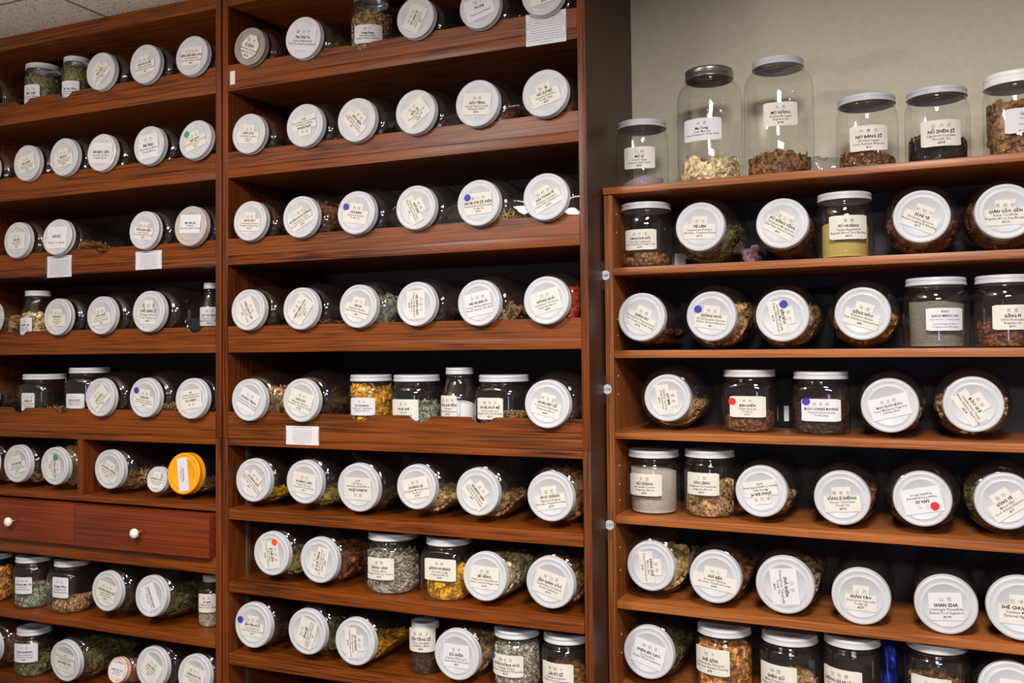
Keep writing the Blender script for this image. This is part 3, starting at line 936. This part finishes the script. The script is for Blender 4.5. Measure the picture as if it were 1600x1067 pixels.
St('L8', 58, 66, 969, .012, 'squat', .84, ('大黄', 'DÀ HUÁNG', 'Rheum Palmatum', 'Drain Fire, Purge', '#90'), (23, 1006, 59, 1035), ('leaf', 'green', .45), hh=.145)
Lg('L8', 101, 1034, 65, 190, ('大青叶', 'DÀ QĪNG YÈ', 'Isatis Tinctoria', 'Clear Heat, Relieve Toxicity', '#61'), ('hair', 'green', .6))
Lg('L8', 183, 1047, 40, 4, ('', 'DAN DOU CHI', 'Glycine Max', 'Release Exterior', ''), ('powder', 'pink', .8), 'w', L=.14, lw=1.5, lh=1.1, lid=LIDPINK, look='small jar with crumpled pink wrapped lid')
Lg('L8', 236.5, 1043, 65, 30, ('大枣', 'DÀ ZǍO', 'Ziziphus Jujuba', 'Tonify Qi', '#200'), ('chunk', 'dark', .4))
Lg('L8', 302.5, 1056, 66, 12, ('淡竹叶', 'DÀN ZHÚ YÈ', 'Lophatherum Gracile', 'Clear Heat', '#45'), ('leaf', 'dark', .4))
St('L4', 329, 34, 442.5, .075, 'taper', .62, ('硫黄', 'LIÚ HUÁNG', 'Sulphur Flour', 'Apply External & Tonify Yang', '#355'), (311, 479.5, 343, 509), ('powder', 'grey', .1), look='small upright bottle beside black seeds')

# middle cabinet
HEX = [(-.9, .2), (-.35, .95), (.35, 1.0), (.95, .35), (.9, -.45), (.2, -1.0), (-.25, -.95), (-.85, -.45)]
Lg('C1', 389.7, 72, 60.5, 24, ('莪术', 'É ZHÚ', 'Curcuma Zedoaria', 'Invigorate Blood', '#236'), ('chunk', 'dark', .4), lid=LIDGREY, look='jar lying down with dull grey tin lid', shape=HEX, lw=1.2, lh=1.3)
Lg('C1', 473, 58.6, 66.5, 10, ('番泻叶', 'Fan Xie Ye', 'Cassia Angustifolia', 'Drain Fire, Purge Accumulations', ''), ('leaf', 'green', .6), 'w', lw=1.5, lh=1.15, look='jar of green leaves lying down', lid=mat('smooth_white_lid', (206, 204, 210), .4))
St('C1', 584, 72, -2, .022, 'squat', .78, ('防风', 'Feng Feng', 'Siler divaricatum', 'Warm, Release Exterior', ''), (554.5, 38, 597, 67), ('coarse', 'tan', .78), look='upright jar of brown chips with steel lid', lid=mat('silver_lid', (190, 188, 186), .3, .7))
Lg('C1', 648.5, 27, 66.5, -62, ('茯苓皮', 'FÚ LÍNG PÍ', 'Poria Cocos', 'Drain Dampness', '#97'), ('chunk', 'dark', .4))
Lg('C1', 749, 10, 70, -15, ('茯苓', 'Fu Ling', '', 'Poria cocos fungus', ''), ('stick', 'cream', .35), 'w', lw=1.4, lh=1.0)
Lg('C1', 848, -12, 73, -8, ('浮小麦', 'FÚ XIǍO MÀI', 'Triticum Aestivum', 'Stabilize', '#260'), ('chunk', 'dark', .4))
Lg('C2', 388, 208.5, 64, 8, ('甘草', 'GĀN CǍO', 'Glycyrrhiza Uralensis', 'Tonify Qi', '#195'), ('disc', 'dark', .4))
Lg('C2', 475.5, 195.6, 69, 172, ('甘遂', 'GĂN JIĀNG', 'Zingiber Officinalis', 'Warm Interior, Expel Cold', '#232'), ('slice', 'straw', .35))
Lg('C2', 556.5, 187, 70, 48, ('藁本', 'GǍO BĚN', 'Ligusticum Sinense', 'Warm, Release Exterior', '#7'), ('chunk', 'dark', .4))
Lg('C2', 648.5, 174.5, 71, -35, ('枸杞', 'GǑU JǏ', 'Cibotium Barometz', 'Tonify Yang', '#278'), ('hair', 'tan', .3))
Lg('C2', 745, 161, 75, 5, ('钩藤', 'GŌU TÉNG', 'Uncaria Rhynchophylla', 'Extinguish Wind', '#363'), ('stick', 'reddish', .5))
Lg('C2', 851, 145, 77, -15, ('枸脊', 'GǓ SUÌ BǓ', 'Drynaria Fortunei', 'Tonify Yang', '#267'), ('chunk', 'reddish', .4))
Lg('C3', 390, 345, 64, 5, ('瓜蒌', 'GUĀ LÓU', 'Trichosanthes Kirilowii', 'Transform Phlegm Heat', '#158'), ('chunk', 'dark', .4))
Lg('C3', 469, 338.7, 67, -27, ('广藿香', 'GUǍNG HUÒ XIĀNG', 'Pogostemon Cablin', 'Aromatic, Transform Dampness', '#185'), ('leaf', 'reddish', .75))
Lg('C3', 556, 332, 69.5, 10, ('龟板', 'GUI BAN', 'Chinemys Reevesii', 'Tonify Yin', ''), ('chunk', 'dark', .3), dot=(BLUEDOT, -.52, .3), look='jar lying down with blue sticker on lid')
Lg('C3', 649, 324, 71, 62, ('桂枝', 'GUÌ ZHĪ', 'Cinnamomum Cassia', 'Warm, Release Exterior', '#3'), ('leaf', 'grey', .25))
Lg('C3', 747, 316.6, 74, -3, ('孩儿参', 'HÁI ÉR (TÀI ZǏ) SHĒN', 'Pseudostellaria Heterophylla', 'Tonify Qi', '#193'), ('stick', 'straw', .4), dot=(BLUEDOT, -.5, .24), look='jar of pale sticks, blue sticker')
Lg('C3', 852, 307, 76, -26, ('海桐皮', 'HǍI TÓNG PÍ', 'Erythrina Variegata', 'Dispel Wind Dampness', '#120'), ('chunk', 'reddish', .25))
Lg('C4', 387, 484, 65.6, 62, ('何首', 'HÁN SHUǏ SHÍ', 'Calcitum', 'Clear Heat & Toxicity', '#54'), ('chunk', 'dark', .4))
Lg('C4', 469.4, 482, 67.5, -55, ('旱莲草', 'HÀN LIÁN CǍO', 'Eclipta Prostrata', 'Tonify Yin', '#300'), ('leaf', 'brown', .3))
Lg('C4', 559, 478.4, 69.4, 14, ('荷叶', 'HÉ YÈ', 'Nelumbo Nucifera', 'Clear & Relieve Summerheat', '#84'), ('leaf', 'sage', .65))
Lg('C4', 650, 474.7, 71, 87, ('何首乌', 'HÉ SHǑU WŪ', 'Polygonum Multiflorum', 'Tonify Blood', '#275'), ('chunk', 'dark', .4))
Lg('C4', 747.5, 473, 74, -11, ('合欢皮', 'HE HUAN PI', 'Cortex Albizziae Julibrissin', 'Nourish Heart & Calm Spirit', ''), ('slice', 'tan', .4), 'w', lw=1.22, lh=1.0)
Lg('C4', 853, 469, 77, -15, ('红花', 'HÓNG HUĀ', 'Carthamus Tinctorius', 'Invigorate Blood', '#235'), ('hair', 'red', .65), look='jar of bright red petals lying down')
Lg('C5', 388, 625, 67, 26, ('红藤', 'HONG TENG', 'Sargentodoxa Cuneata', 'Clear Heat & Relieve Toxicity', ''), ('slice', 'tan', .6), 'w', lw=1.15, lh=1.0)
Lg('C5', 469.6, 625.5, 69, 17, ('厚朴', 'HÒU PÒ', 'Magnolia Officinalis', 'Aromatic, Transform Damp', '#178'), ('slice', 'dark', .4))
St('C5', 580, 74, 585, .022, 'squat', .88, ('虎杖', 'HU ZHANG', 'Polygonum Cuspidatum', 'Invigorate Blood', ''), (549, 621.6, 586, 649), ('slice', 'yellow', .86), look='upright jar full of yellow slices')
St('C5', 651, 82, 585, .022, 'squat', .88, ('滑石', 'HUÁ SHÍ', 'Talcum', 'Drain Dampness', '#104'), (614, 624, 653.7, 658), ('leaf', 'sage', .5), 'c', look='upright jar of grey green flakes')
St('C5', 717.5, 62, 574, .040, 'taper', .69, ('滑石粉', 'HUÁ SHÍ FĚN', 'Talcum', 'Drain Dampness', '#105'), (685, 618, 714, 652), ('powder', 'white', .56), 'c', look='taller upright tapering jar of white powder')
St('C5', 787, 86, 585, .022, 'squat', .9, ('槐花米', 'HUÁI HUĀ MǏ', 'Sophora Japonica', 'Regulate Blood, Stop Bleeding', '#213'), (744.5, 621.6, 786, 655.5), ('grain', 'tan', .42), 'c', sq=.5, look='upright jar of golden brown grains')
Lg('C5', 854.5, 631.5, 77, 14, ('怀牛膝', 'HUÁI NIÚ XĪ', 'Achyranthes Bidentata', 'Invigorate Blood', '#240'), ('chunk', 'dark', .3))
Lg('C6', 395, 750.4, 68.4, 42, ('黄柏', 'HUÁNG BǍI', 'Phellodendron Amurense', 'Clear Heat, Dry Dampness', '#52'), ('leaf', 'yellow', .2))
Lg('C6', 475, 754, 69, 6, ('黄连', 'HUÁNG LIÁN', 'Coptis Chinensis', 'Clear Heat, Dry Damp', '#50'), ('leaf', 'ochre', .2))
Lg('C6', 559, 763, 77, 180, ('黄精', 'HUÁNG JĪNG', 'Polygonatum Sibiricum', 'Tonify Qi', '#197'), ('chunk', 'dark', .2))
Lg('C6', 650, 761, 71, -12, ('黄芪', 'HUÁNG QÍ', 'Astragalus Membranaceus', 'Tonify Qi', '#194'), ('coarse', 'straw', .3))
Lg('C6', 745.6, 769.7, 75.5, 50, ('黄芩', 'HUÁNG QÍN', 'Scutellaria Baicalensis', 'Clear Heat, Dry Damp', '#49'), ('coarse', 'tan', .3))
Lg('C6', 859.4, 777, 79, -10, ('藿香', 'HUÒ XIĀNG', 'Agastache Rugosa', 'Aromatic, Transform Damp', '#176'), ('chunk', 'brown', .8))
Lg('C7', 423.5, 866, 69, 82, ('鸡内金', 'JĪ NÈI JĪN', 'Gallus Gallus', 'Relieve Food Stagnation', '#188'), ('leaf', 'ochre', .3), dot=(ORDOT, .2, .55), look='jar lying down with orange-red sticker on lid')
Lg('C7', 498, 875.5, 72, -80, ('鸡血藤', 'JĪ XUÈ TÉNG', 'Spatholobus Suberectus', 'Invigorate Blood', '#243'), ('slice', 'reddish', .6))
St('C7', 613, 90, 828, .012, 'squat', .86, ('僵蚕', 'JIĀNG CÁN', 'Bombyx Mori', 'Extinguish Wind, Stop Tremors', '#365'), (575.5, 872, 615.6, 906), ('stick', 'grey', .72), 'c', look='upright jar of pale grey twigs')
St('C7', 699, 80, 836, .012, 'squat', .88, ('姜黄', 'JIĀNG HUÁNG', 'Curcuma Longa', 'Invigorate Blood', '#238'), (667, 873.6, 711, 908), ('slice', 'yellow', .5), 'c', sq=.9, look='upright square jar of yellow slices')
Lg('C7', 757, 901, 77, 2, ('桔梗', 'JIÉ GĚNG', 'Platycodon Grandiflorus', 'Warm, Transform Phlegm Cold', '#163'), ('coarse', 'cream', .65))
Lg('C7', 859, 912, 82, 15, ('金钱草', 'JĪN QIÁN CǍO', 'Lysimachia Christinae', 'Drain Dampness', '#159'), ('chunk', 'brown', .5))
Lg('C8', 394.5, 977, 71, 2, ('金银花', 'JĪN YÍN HUĀ', 'Lonicera Japonica', 'Clear Heat, Relieve Toxicity', '#59'), ('hair', 'dark', .4), dot=(BLUEDOT, -.68, .2), lw=1.2, look='jar lying down with blue sticker on lid')
Lg('C8', 479, 988.4, 72, -72, ('荆芥', 'JĪNG JIÈ', 'Schizonepeta Tenuifolia', 'Warm, Release Exterior', '#2'), ('leaf', 'green', .3))
Lg('C8', 554, 1003, 74.5, 85, ('橘红', 'JÚ HÓNG', 'Citrus Reticulata', 'Transform Phlegm Cold', '#156'), ('coarse', 'yellow', .35))
St('C8', 661, 50, 968, .035, 'squat', .86, ('金樱子', 'JĪN YĪNG ZǏ', 'Rosa Laevigata', 'Stabilize, Bind', '#38'), (640.5, 983, 680, 1019), ('chunk', 'dark', .4), 'c', look='small dark upright jar')
Lg('C8', 713, 1023.5, 80, 0, ('苦参', 'KǓ SHĒN', 'Sophora Flavescens', 'Clear Heat, Dry Damp', '#53'), ('coarse', 'tan', .5), 'w', lw=1.15, k=1.18)
St('C8', 803, 78, 977, .012, 'squat', .9, ('款冬花', 'KUǍN DŌNG HUĀ', 'Tussilago Farfara', 'Relieve Coughing & Wheezing', '#169'), (771.5, 1024, 817.5, 1058), ('coarse', 'grey', .8), 'c', dot=(BLUEDOT, .03, .14), look='upright jar of speckled buds, blue sticker')
St('C8', 880, 80, 985, .012, 'squat', .9, ('莱菔子', 'LÁI FÚ ZǏ', 'Raphanus Sativus', 'Relieve Food Stagnation', ''), (849, 1037, 896, 1075), ('nut', 'brown', .4), 'c')

# right bookcase
St('R0', 1007, 82, 193, .02, 'squat', .93, ('牡蛎', 'MǓ LÌ', 'Ostrea Gigas', 'Settle & Calm Spirit', '#340'), (976, 229, 1023, 263), ('powder', 'purple', .16), 'c', look='upright squat jar of lilac grey powder')
St('R0', 1114.5, 103, 111, .02, 'tall', .74, ('木通', 'Mu Tong', 'Caulis Mutong', 'Drain Dampness, Clear Heat', ''), (1070, 184, 1127, 219), ('disc', 'cream', .17), look='tall jar of tan discs with steel lid', lid=mat('dull_steel_lid', (150, 146, 140), .3, .85), lidh=.024)
St('R0', 1223, 110, 96, .02, 'tall', .74, ('木香', 'MÙ XIĀNG', 'Aucklandia Lappa', 'Regulate Qi', '#184'), (1193, 159, 1245.5, 196), ('slice', 'brown', .16), 'c', look='tall jar of brown chips with white lid', lidh=.018)
St('R0', 1361.5, 98, 154, .02, 'squat', .93, ('牛蒡子', 'NIÚ BÀNG ZǏ', 'Arctium Lappa', 'Cool, Release Exterior', '#15'), (1328, 195.5, 1386, 235), ('grain', 'brown', .22), 'c', look='upright squat jar of small brown seeds')
St('R0', 1472, 104, 142.5, .02, 'squat', .93, ('女贞子', 'NǙ ZHĒN ZǏ', 'Ligustrum Lucidum', 'Nourish Yin', '#308'), (1439, 187, 1500.5, 228), ('grain', 'black', .38), 'c', look='upright squat jar of dark berries')


def spring_lines(h):
    return [('  Spring', .22*h, .17*h, .01), ('Herb Tea', .06*h, .09*h, 0), ('', 0, 0, 0), ('Clear Phlegm', -.18*h, .09*h, 0), ('#5.7.5  Net', -.44*h, .10*h, 0)]


St('R0', 1596, 106, 118, .02, 'squat', .96, ('', 'Spring', '', '', ''), (1570, 168, 1628, 207), ('nut', 'brown', .7), look='upright jar of brown lumps with thick white lid', lid=LIDPLASTIC, lidh=.026, lines=spring_lines)
St('R1', 1012, 84, 320, .01, 'squat', .93, ('胖大海', 'PÀNG DÀ HǍI', 'Sterculia Scaphigera', 'Cool, Transform Phlegm Heat', '#155'), (978, 358, 1025.5, 390), ('nut', 'brown', .17), 'c', look='upright squat jar of large brown seeds')
Lg('R1', 1093.4, 354, 78, 2, ('佩兰', 'PÈI LÁN', 'Eupatorium Fortunei', 'Aromatic, Transform Damp', '#177'), ('hair', 'green', .6))
Lg('R1', 1221.7, 348.5, 81, 30, ('蒲公英', 'PÚ GŌNG YĪNG', 'Taraxacum Mongolicum', 'Clear Heat, Relieve Toxicity', '#60'), ('hair', 'brown', .7), k=1.12)
St('R1', 1323.5, 91, 304, .006, 'squat', .94, ('蒲黄', 'PÚ HUÁNG', 'Typha Angustifolia', 'Regulate Blood, Stop Bleeding', '#210'), (1296, 336, 1353.5, 373.5), ('powder', 'ochre', .62), 'c', look='upright squat jar of yellow powder')
Lg('R1', 1440, 339, 84, 25, ('枇杷叶', 'PÍ PÁ YÈ', 'Eriobotrya Japonica', 'Relieve Coughing & Wheezing', '#171'), ('leaf', 'reddish', .45))
Lg('R1', 1571, 330, 88, 0, ('茜草根', 'QIÀN CǍO GĒN', 'Rubia Cordifolia', 'Regulate Blood, Stop Bleeding', '#212'), ('hair', 'reddish', .65))
Lg('R2', 1002, 495, 77, 27, ('前胡', 'QIÁN HÚ', 'Peucedanum Praeruptorum', 'Cool, Transform Phlegm Heat', '#142'), ('leaf', 'brown', .35))
Lg('R2', 1111, 495, 79, 8, ('羌活', 'QIĀNG HUÓ', 'Notopterygium Incisum', 'Warm, Release Exterior', '#6'), ('chunk', 'tan', .55), dot=(BLUEDOT, -.52, .3), look='jar lying down with blue sticker on lid')
Lg('R2', 1222, 494, 82.6, 80, ('秦艽', 'QÍN JIĀO', 'Gentiana Macrophylla', 'Dispel Wind Dampness', '#114'), ('hair', 'tan', .55), dot=(BLUEDOT, .06, .44), look='jar lying down, blue sticker over sideways label')
Lg('R2', 1347.5, 491, 84, 18, ('青蒿', 'QĪNG HĀO', 'Artemisia Annua', 'Clear & Relieve Summerheat', '#85'), ('leaf', 'orange', .4))


def qms(h):
    return [('青礞石', .30*h, .12*h, 0), ('QING MENG SHI', .10*h, .155*h, .02), ('Lapis Chloriti - Chlorite Schist', -.04*h, .10*h, 0), ('Expel Phlegm, Relieve', -.24*h, .11*h, 0), ('Coughing and Wheezing', -.37*h, .11*h, 0)]


St('R2', 1464, 107, 435, .012, 'squat', .9, ('青礞石', 'QING MENG SHI', '', '', ''), (1447, 481, 1503, 516.5), ('powder', 'granite', .78), lines=qms, look='upright squat jar of grey grit')
St('R2', 1572, 104, 431, .012, 'squat', .92, ('青皮', 'QĪNG PÍ', 'Citrus Reticulata', 'Regulate Qi', '#191'), (1551, 476, 1610, 515), ('stick', 'reddish', .4), 'c', look='upright squat jar of rusty peel strips')
Lg('R3', 1042.5, 622.8, 74.6, 82, ('瞿麦', 'QÚ MÀI', 'Dianthus Superbus', 'Drain Dampness', '#103'), ('hair', 'straw', .4), yaw=.05)
St('R3', 1170, 87, 577, .035, 'squat', .92, ('人参', 'RÉN SHĒN', 'Panax Ginseng', 'Tonify Qi', '#192'), (1143, 619, 1194, 652), ('disc', 'reddish', .26), 'c', dot=(REDDOT, .07, .26), sq=.5, look='upright jar of brown rings, red sticker')
St('R3', 1281, 93, 580, .03, 'squat', .92, ('肉苁蓉', 'ROU CONG RONG', 'Cistanche Deserticola', 'Tonify yang', ''), (1255, 623.5, 1310.5, 658.5), ('chunk', 'dark', .6), dot=(BLUEDOT, .12, .12), sq=.5, look='upright jar of dark pieces, blue sticker')
Lg('R3', 1390, 635, 86, -15, ('肉豆蔻', 'ROU DOU KOU', 'Semen Myristicae Fragrantis', 'Stabilize, Bind', ''), ('nut', 'tan', .35), 'w', lw=1.4, lh=.8)
Lg('R3', 1521, 633, 88, 57, ('肉桂', 'RÒU GUÌ', 'Cinnamomum Cassia', 'Warm Interior, Expel Cold', '#234'), ('slice', 'tan', .45))
St('R4', 1019, 87, 701, .02, 'squat', .9, ('乳香', 'RǓ XIĀNG', 'Boswellia Carterii', 'Invigorate Blood', '#239'), (985.6, 740.5, 1034, 775), ('powder', 'grey', .84), 'c', look='upright jar packed with grey granules')
St('R4', 1106, 82, 701, .03, 'squat', .94, ('三棱', 'SĀN LÉNG', 'Sparganium Stoloniferum', 'Invigorate Blood', '#237'), (1075, 739, 1123.5, 774), ('disc', 'tan', .5), 'c', look='upright jar of tan discs')
Lg('R4', 1189, 768, 81, 170, ('桑白皮', 'SĀNG BÁI PÍ', 'Morus Alba', 'Relieve Coughing & Wheezing', '#172'), ('chunk', 'tan', .35))
Lg('R4', 1315.4, 779.7, 85.5, -5, ('桑寄生', 'SĀNG JÌ SHĒNG', 'Viscum Coloratum', 'Tonify Yin', '#314'), ('chunk', 'reddish', .5))
Lg('R4', 1441, 781, 87, 168, ('三七', 'SAN QI', 'Panax Pseudoginseng', 'Regulate Blood', ''), ('chunk', 'dark', .3), 'w', dot=(REDDOT, .42, -.22), lw=1.35, look='jar lying down with red sticker on lid')
Lg('R4', 1571, 783.5, 89, -36, ('桑叶', 'SĀNG YÈ', 'Morus Alba', 'Cool, Release Exterior', '#17'), ('hair', 'green', .6))
Lg('R5', 1016.3, 884.7, 78, 84, ('桑枝', 'SĀNG ZHĪ', 'Morus Alba', 'Dispel Wind Dampness', '#125'), ('slice', 'straw', .5))
Lg('R5', 1117, 902, 82.6, 7, ('砂仁', 'SHĀ RÉN', 'Amomum Villosum', 'Aromatic, Transform Damp', '#182'), ('chunk', 'reddish', .5), lw=1.7, lh=.85)
Lg('R5', 1226, 915.8, 91, 84, ('沙参', 'SHĀ SHĒN', 'Adenophora Tetraphylla', 'Tonify Yin', '#301'), ('slice', 'tan', .5), 'w')
Lg('R5', 1345, 933.9, 89, 1, ('山药', 'SHĀN YÀO', 'Dioscorea Opposita', 'Tonify Qi', '#207'), ('slice', 'dark', .3), lw=1.05, lh=.9)
Lg('R5', 1478, 946.8, 93, -6, ('山楂', 'SHAN ZHA', 'Crataegus Pinnatifida', 'Relieve Food Stagnation', '#194'), ('slice', 'reddish', .4), 'w', lw=1.05, lh=.95)
Lg('R5', 1596, 951, 101, 0, ('蛇床子', 'SHÉ CHUÁNG ZǏ', 'Cnidium Monnieri', 'External Application', ''), ('grain', 'brown', .3))
Lg('R6', 1013, 1019.7, 82.6, 15, ('伸筋草', 'SHEN JIN CAO', 'Lycopodium', 'Dispel Wind Dampness', ''), ('hair', 'green', .5), 'w')
St('R6', 1124.5, 92, 973, .012, 'squat', .9, ('射干', 'SHÈ GĀN', 'Belamcanda Chinensis', 'Clear Heat, Relieve Toxicity', '#78'), (1089, 1014, 1140, 1055), ('chunk', 'orange', .78), 'c', look='upright jar full of golden brown pieces')
St('R6', 1225.5, 97, 985, .012, 'squat', .9, ('神曲', 'SHÉN QŪ', 'Massa Fermentata', 'Relieve Food Stagnation', ''), (1190, 1040, 1245, 1082), ('chunk', 'tan', .35), 'c')
St('R6', 1322, 92, 989, .012, 'squat', .95, ('生地黄', 'SHĒNG DÌ HUÁNG', 'Rehmannia Glutinosa', 'Clear Heat, Cool Blood', ''), (1289, 1047, 1347, 1090), ('chunk', 'dark', .2), 'c', look='upright jar, nearly empty above the label,')
St('R6', 1452, 104, 996, .012, 'squat', .9, ('升麻', 'SHĒNG MÁ', 'Cimicifuga Foetida', 'Cool, Release Exterior', ''), (1425, 1059, 1487, 1100), ('leaf', 'brown', .6), 'c', look='upright jar of curled brown shreds')
Lg('R6', 1580, 1082, 95, 0, ('石膏', 'SHÍ GĀO', 'Gypsum', 'Clear Heat', ''), ('chunk', 'brown', .4))

# ------------------------------------------------------------------ notes taped to the rails
def taped_note(corners, label, F=FA, y=-.0008, head=0, tape=True, seed=1):
    """corners: pixel (x0, y0) upper left and (x1, y1) lower right of the paper"""
    a = at(corners[0], corners[1], F, y); b = at(corners[2], corners[3], F, y)
    w, h = b.x-a.x, a.z-b.z
    c = Vector(((a.x+b.x)/2, y, (a.z+b.z)/2))
    root = empty('paper_note', F @ Matrix.Translation(c), label, 'note', 'typed notes taped to the shelf rails')
    bm = bmesh.new(); box(bm, -w/2, w/2, -.0006, 0, -h/2, h/2)
    pp = finish(bm, 'note_paper', PAPERW, root, smooth=False)
    rr = random.Random(seed); n = 12; ls = []
    words_ = 'herb store cool dry ask staff before use and keep lid shut weigh each dose with care sun jar tea root leaf cook add water'.split()
    for i in range(n):
        yy = h/2-(i+1)*h/(n+1)-.001
        if i == 1 and head: continue
        s = ' '.join(rr.choice(words_) for _ in range(11 if i < n-1 else 5))
        ls.append((s, yy, h/(n+1)*.72, .012 if i == 0 else 0))
    V, Fc = lay_text(ls, w*.92)
    me = bpy.data.meshes.new('lettering'); me.from_pydata([(x, -.0008, z) for x, z in V], [], Fc); me.materials.append(INK)
    link(me, 'lettering', pp)
    if tape:
        for s in (-1, 1):
            bm = bmesh.new(); box(bm, s*(w/2+.0025)-.0055, s*(w/2+.0025)+.0055, -.0013, -.0009, -h*.28, h*.32)
            finish(bm, 'tape_strip', TAPE, root, smooth=False)
    return root


taped_note((821.5, 24, 885, 64), 'typed note taped to the top rail of the middle cabinet', seed=3)
taped_note((447, 665, 498.5, 696), 'typed note taped below the HOU PO jar', seed=4, head=1)
taped_note((74, 401, 112, 432), 'narrow typed note below the jar of orange-brown roots, nearer the picture edge', seed=5, head=1)
taped_note((212, 393.5, 253, 419.5), 'typed note below the BAN LAN GEN jar', seed=6, head=1)
p = at(363.5, 121.5, FA, -.0006)
o = boxo('paper_tag', -.0085, .0085, -.0004, .0002, -.019, .019, PAPERW, bev=0); o.matrix_world = FA @ Matrix.Translation(p)
setp(o, 'small worn white paper tag on the top rail beside the cabinet upright', 'tag')

# numbered round stickers on the front edge of the right bookcase
for py, s, lb in ((430, '189', 'round white sticker numbered 189 on the bookcase edge'), (608, '198', 'round white sticker numbered 198 on the bookcase edge'), (820, '197', 'round white sticker numbered 197 on the bookcase edge')):
    px = 943+.0165*(py-540)+5.2
    p = at(px, py, FB, -.0002)
    root = empty('number_sticker', FB @ Matrix.Translation(p), lb, 'sticker', 'numbered stickers on the bookcase edge')
    r = .0118
    bm = bmesh.new(); n = 24
    prism_xz(bm, [(min(r*math.cos(2*math.pi*i/n), .0099), r*math.sin(2*math.pi*i/n)) for i in range(n)], -.0016, -.0012)
    st = finish(bm, 'sticker_disc', PAPERW, root, smooth=False)
    V, Fc = lay_text([(s, -.004, .0105, .01)], .017)
    me = bpy.data.meshes.new('lettering'); me.from_pydata([(x, -.0018, z) for x, z in V], [], Fc); me.materials.append(INK)
    link(me, 'lettering', st)
    bm = bmesh.new(); box(bm, -.0098, .0098, -.0010, -.0007, -.034, .034)
    finish(bm, 'tape_strip', TAPE, root, smooth=False)

# ------------------------------------------------------------------ odd things at the back of the shelves
DARKBOX = mat('black_case', (12, 13, 13), .6, spec=.2)


def back_box(px0, py0, px1, py1, row, y, dpt, material, name, label, cat, tag_=None):
    F, zs, _ = SHELF[row]
    a, b = at(px0, py0, F, y), at(px1, py1, F, y)
    o = boxo(name, a.x, b.x, y, y+dpt, zs+.0005, a.z, material, bev=.003)
    o.matrix_world = F.copy(); setp(o, label, cat)
    if tag_:
        c, d_ = at(tag_[0], tag_[1], F, y), at(tag_[2], tag_[3], F, y)
        boxo('label', c.x, d_.x, y-.0008, y-.0001, d_.z, c.z, PAPERC, o, bev=0)
    return o


back_box(1205, 588, 1246, 666, 'R3', .215, .05, DARKBOX, 'storage_box', 'small black box with a cream label behind the RENSHEN and ROU CONG RONG jars', 'box', (1225, 634, 1233, 658))
back_box(1262, 450, 1304, 520, 'R2', .225, .045, DARKBOX, 'storage_box', 'black box standing behind the QIN JIAO and QING HAO jars', 'box')
# pale card leaning beside the first jar of the right bookcase
F, zs, _ = SHELF['R1']
a = at(1062, 400, F, .12)
o = boxo('paper_card', -.014, .014, 0, .0012, 0, .04, PAPERW, bev=0); o.matrix_world = F @ Matrix.Translation((a.x, .12, zs+.0004)) @ Matrix.Rotation(-.2, 4, 'X')
setp(o, 'blank white card standing behind the PANG DA HAI and PEI LAN jars', 'card')


def crumpled(name, F, c, size, material, label, cat, seed):
    bm = bmesh.new(); bmesh.ops.create_icosphere(bm, subdivisions=4, radius=1)
    rr = random.Random(seed); ph = [rr.uniform(0, 6) for _ in range(9)]
    for v in bm.verts:
        n = v.co.normalized()
        k = 1+.16*math.sin(5*n.x+ph[0]+3*n.z)+.12*math.sin(9*n.y+ph[1])*math.sin(7*n.z+ph[2])+.07*math.sin(15*n.x+ph[3])*math.sin(13*n.z+11*n.y+ph[4])
        v.co = Vector((n.x*size[0]*k, n.y*size[1]*k, max(n.z*k, -.8)*size[2]))
    z = min(v.co.z for v in bm.verts)
    for v in bm.verts: v.co.z -= z
    o = finish(bm, name, material, sharp=180); o.matrix_world = F @ Matrix.Translation(c)
    return setp(o, label, cat)


F, zs, _ = SHELF['R6']; a = at(1388, 1040, F, .15)
crumpled('plastic_bag', F, (a.x+.002, .15, zs), (.017, .05, .085), BAGBLUE, 'crumpled blue plastic bag between two upright jars on the sixth shelf', 'bag', 3)
F, zs, _ = SHELF['R1']; a = at(1165, 400, F, .17)
crumpled('plastic_bag', F, (a.x+.012, .20, zs), (.026, .026, .03), noise_mat('pink_film', (120, 40, 50), (190, 170, 175), 40, .3), 'small crumpled pink bag behind the PU GONG YING jar', 'bag', 5)
F, zs, _ = SHELF['R0']; a = at(1283, 262, F, .12)
crumpled('plastic_bag', F, (a.x-.006, .215, zs), (.042, .026, .040), PLASTICBAG, 'clear crumpled plastic bag behind the tall MU XIANG jar', 'bag', 8)
# small bottle of black seeds on its side, base towards the room, on the fourth shelf of the left cabinet
F, zs, _ = SHELF['L4']; a = at(303, 500, F, .03); R = .029
root = empty('seed_jar', F @ Matrix.Translation((a.x, .03, zs)), 'clear jar on its side with its round base outwards, black seeds spilling, beside small bottle', 'jar')
q = Matrix.Rotation(.12, 4, 'Z')
prof = [(0, .006), (R*.6, .001), (R*.9, 0), (R, .008), (R, .10), (R*.75, .125), (R*.7, .14)]
finish(lathe(prof, 40, axis='y'), GLASSN, GLASS, root, (0, 0, R+.02), q.to_euler(), sharp=70)
contents(root, 'grain', 'black', .5, True, R*.97, .09, q @ Vector((0, .01, 0))+Vector((0, 0, R+.02)), q.to_euler())
finish(lathe([(0, .158), (R*.76, .157), (R*.76, .132), (R*.72, .131)], 32, axis='y'), 'lid', LIDW, root, (0, 0, R+.02), q.to_euler(), sharp=50)
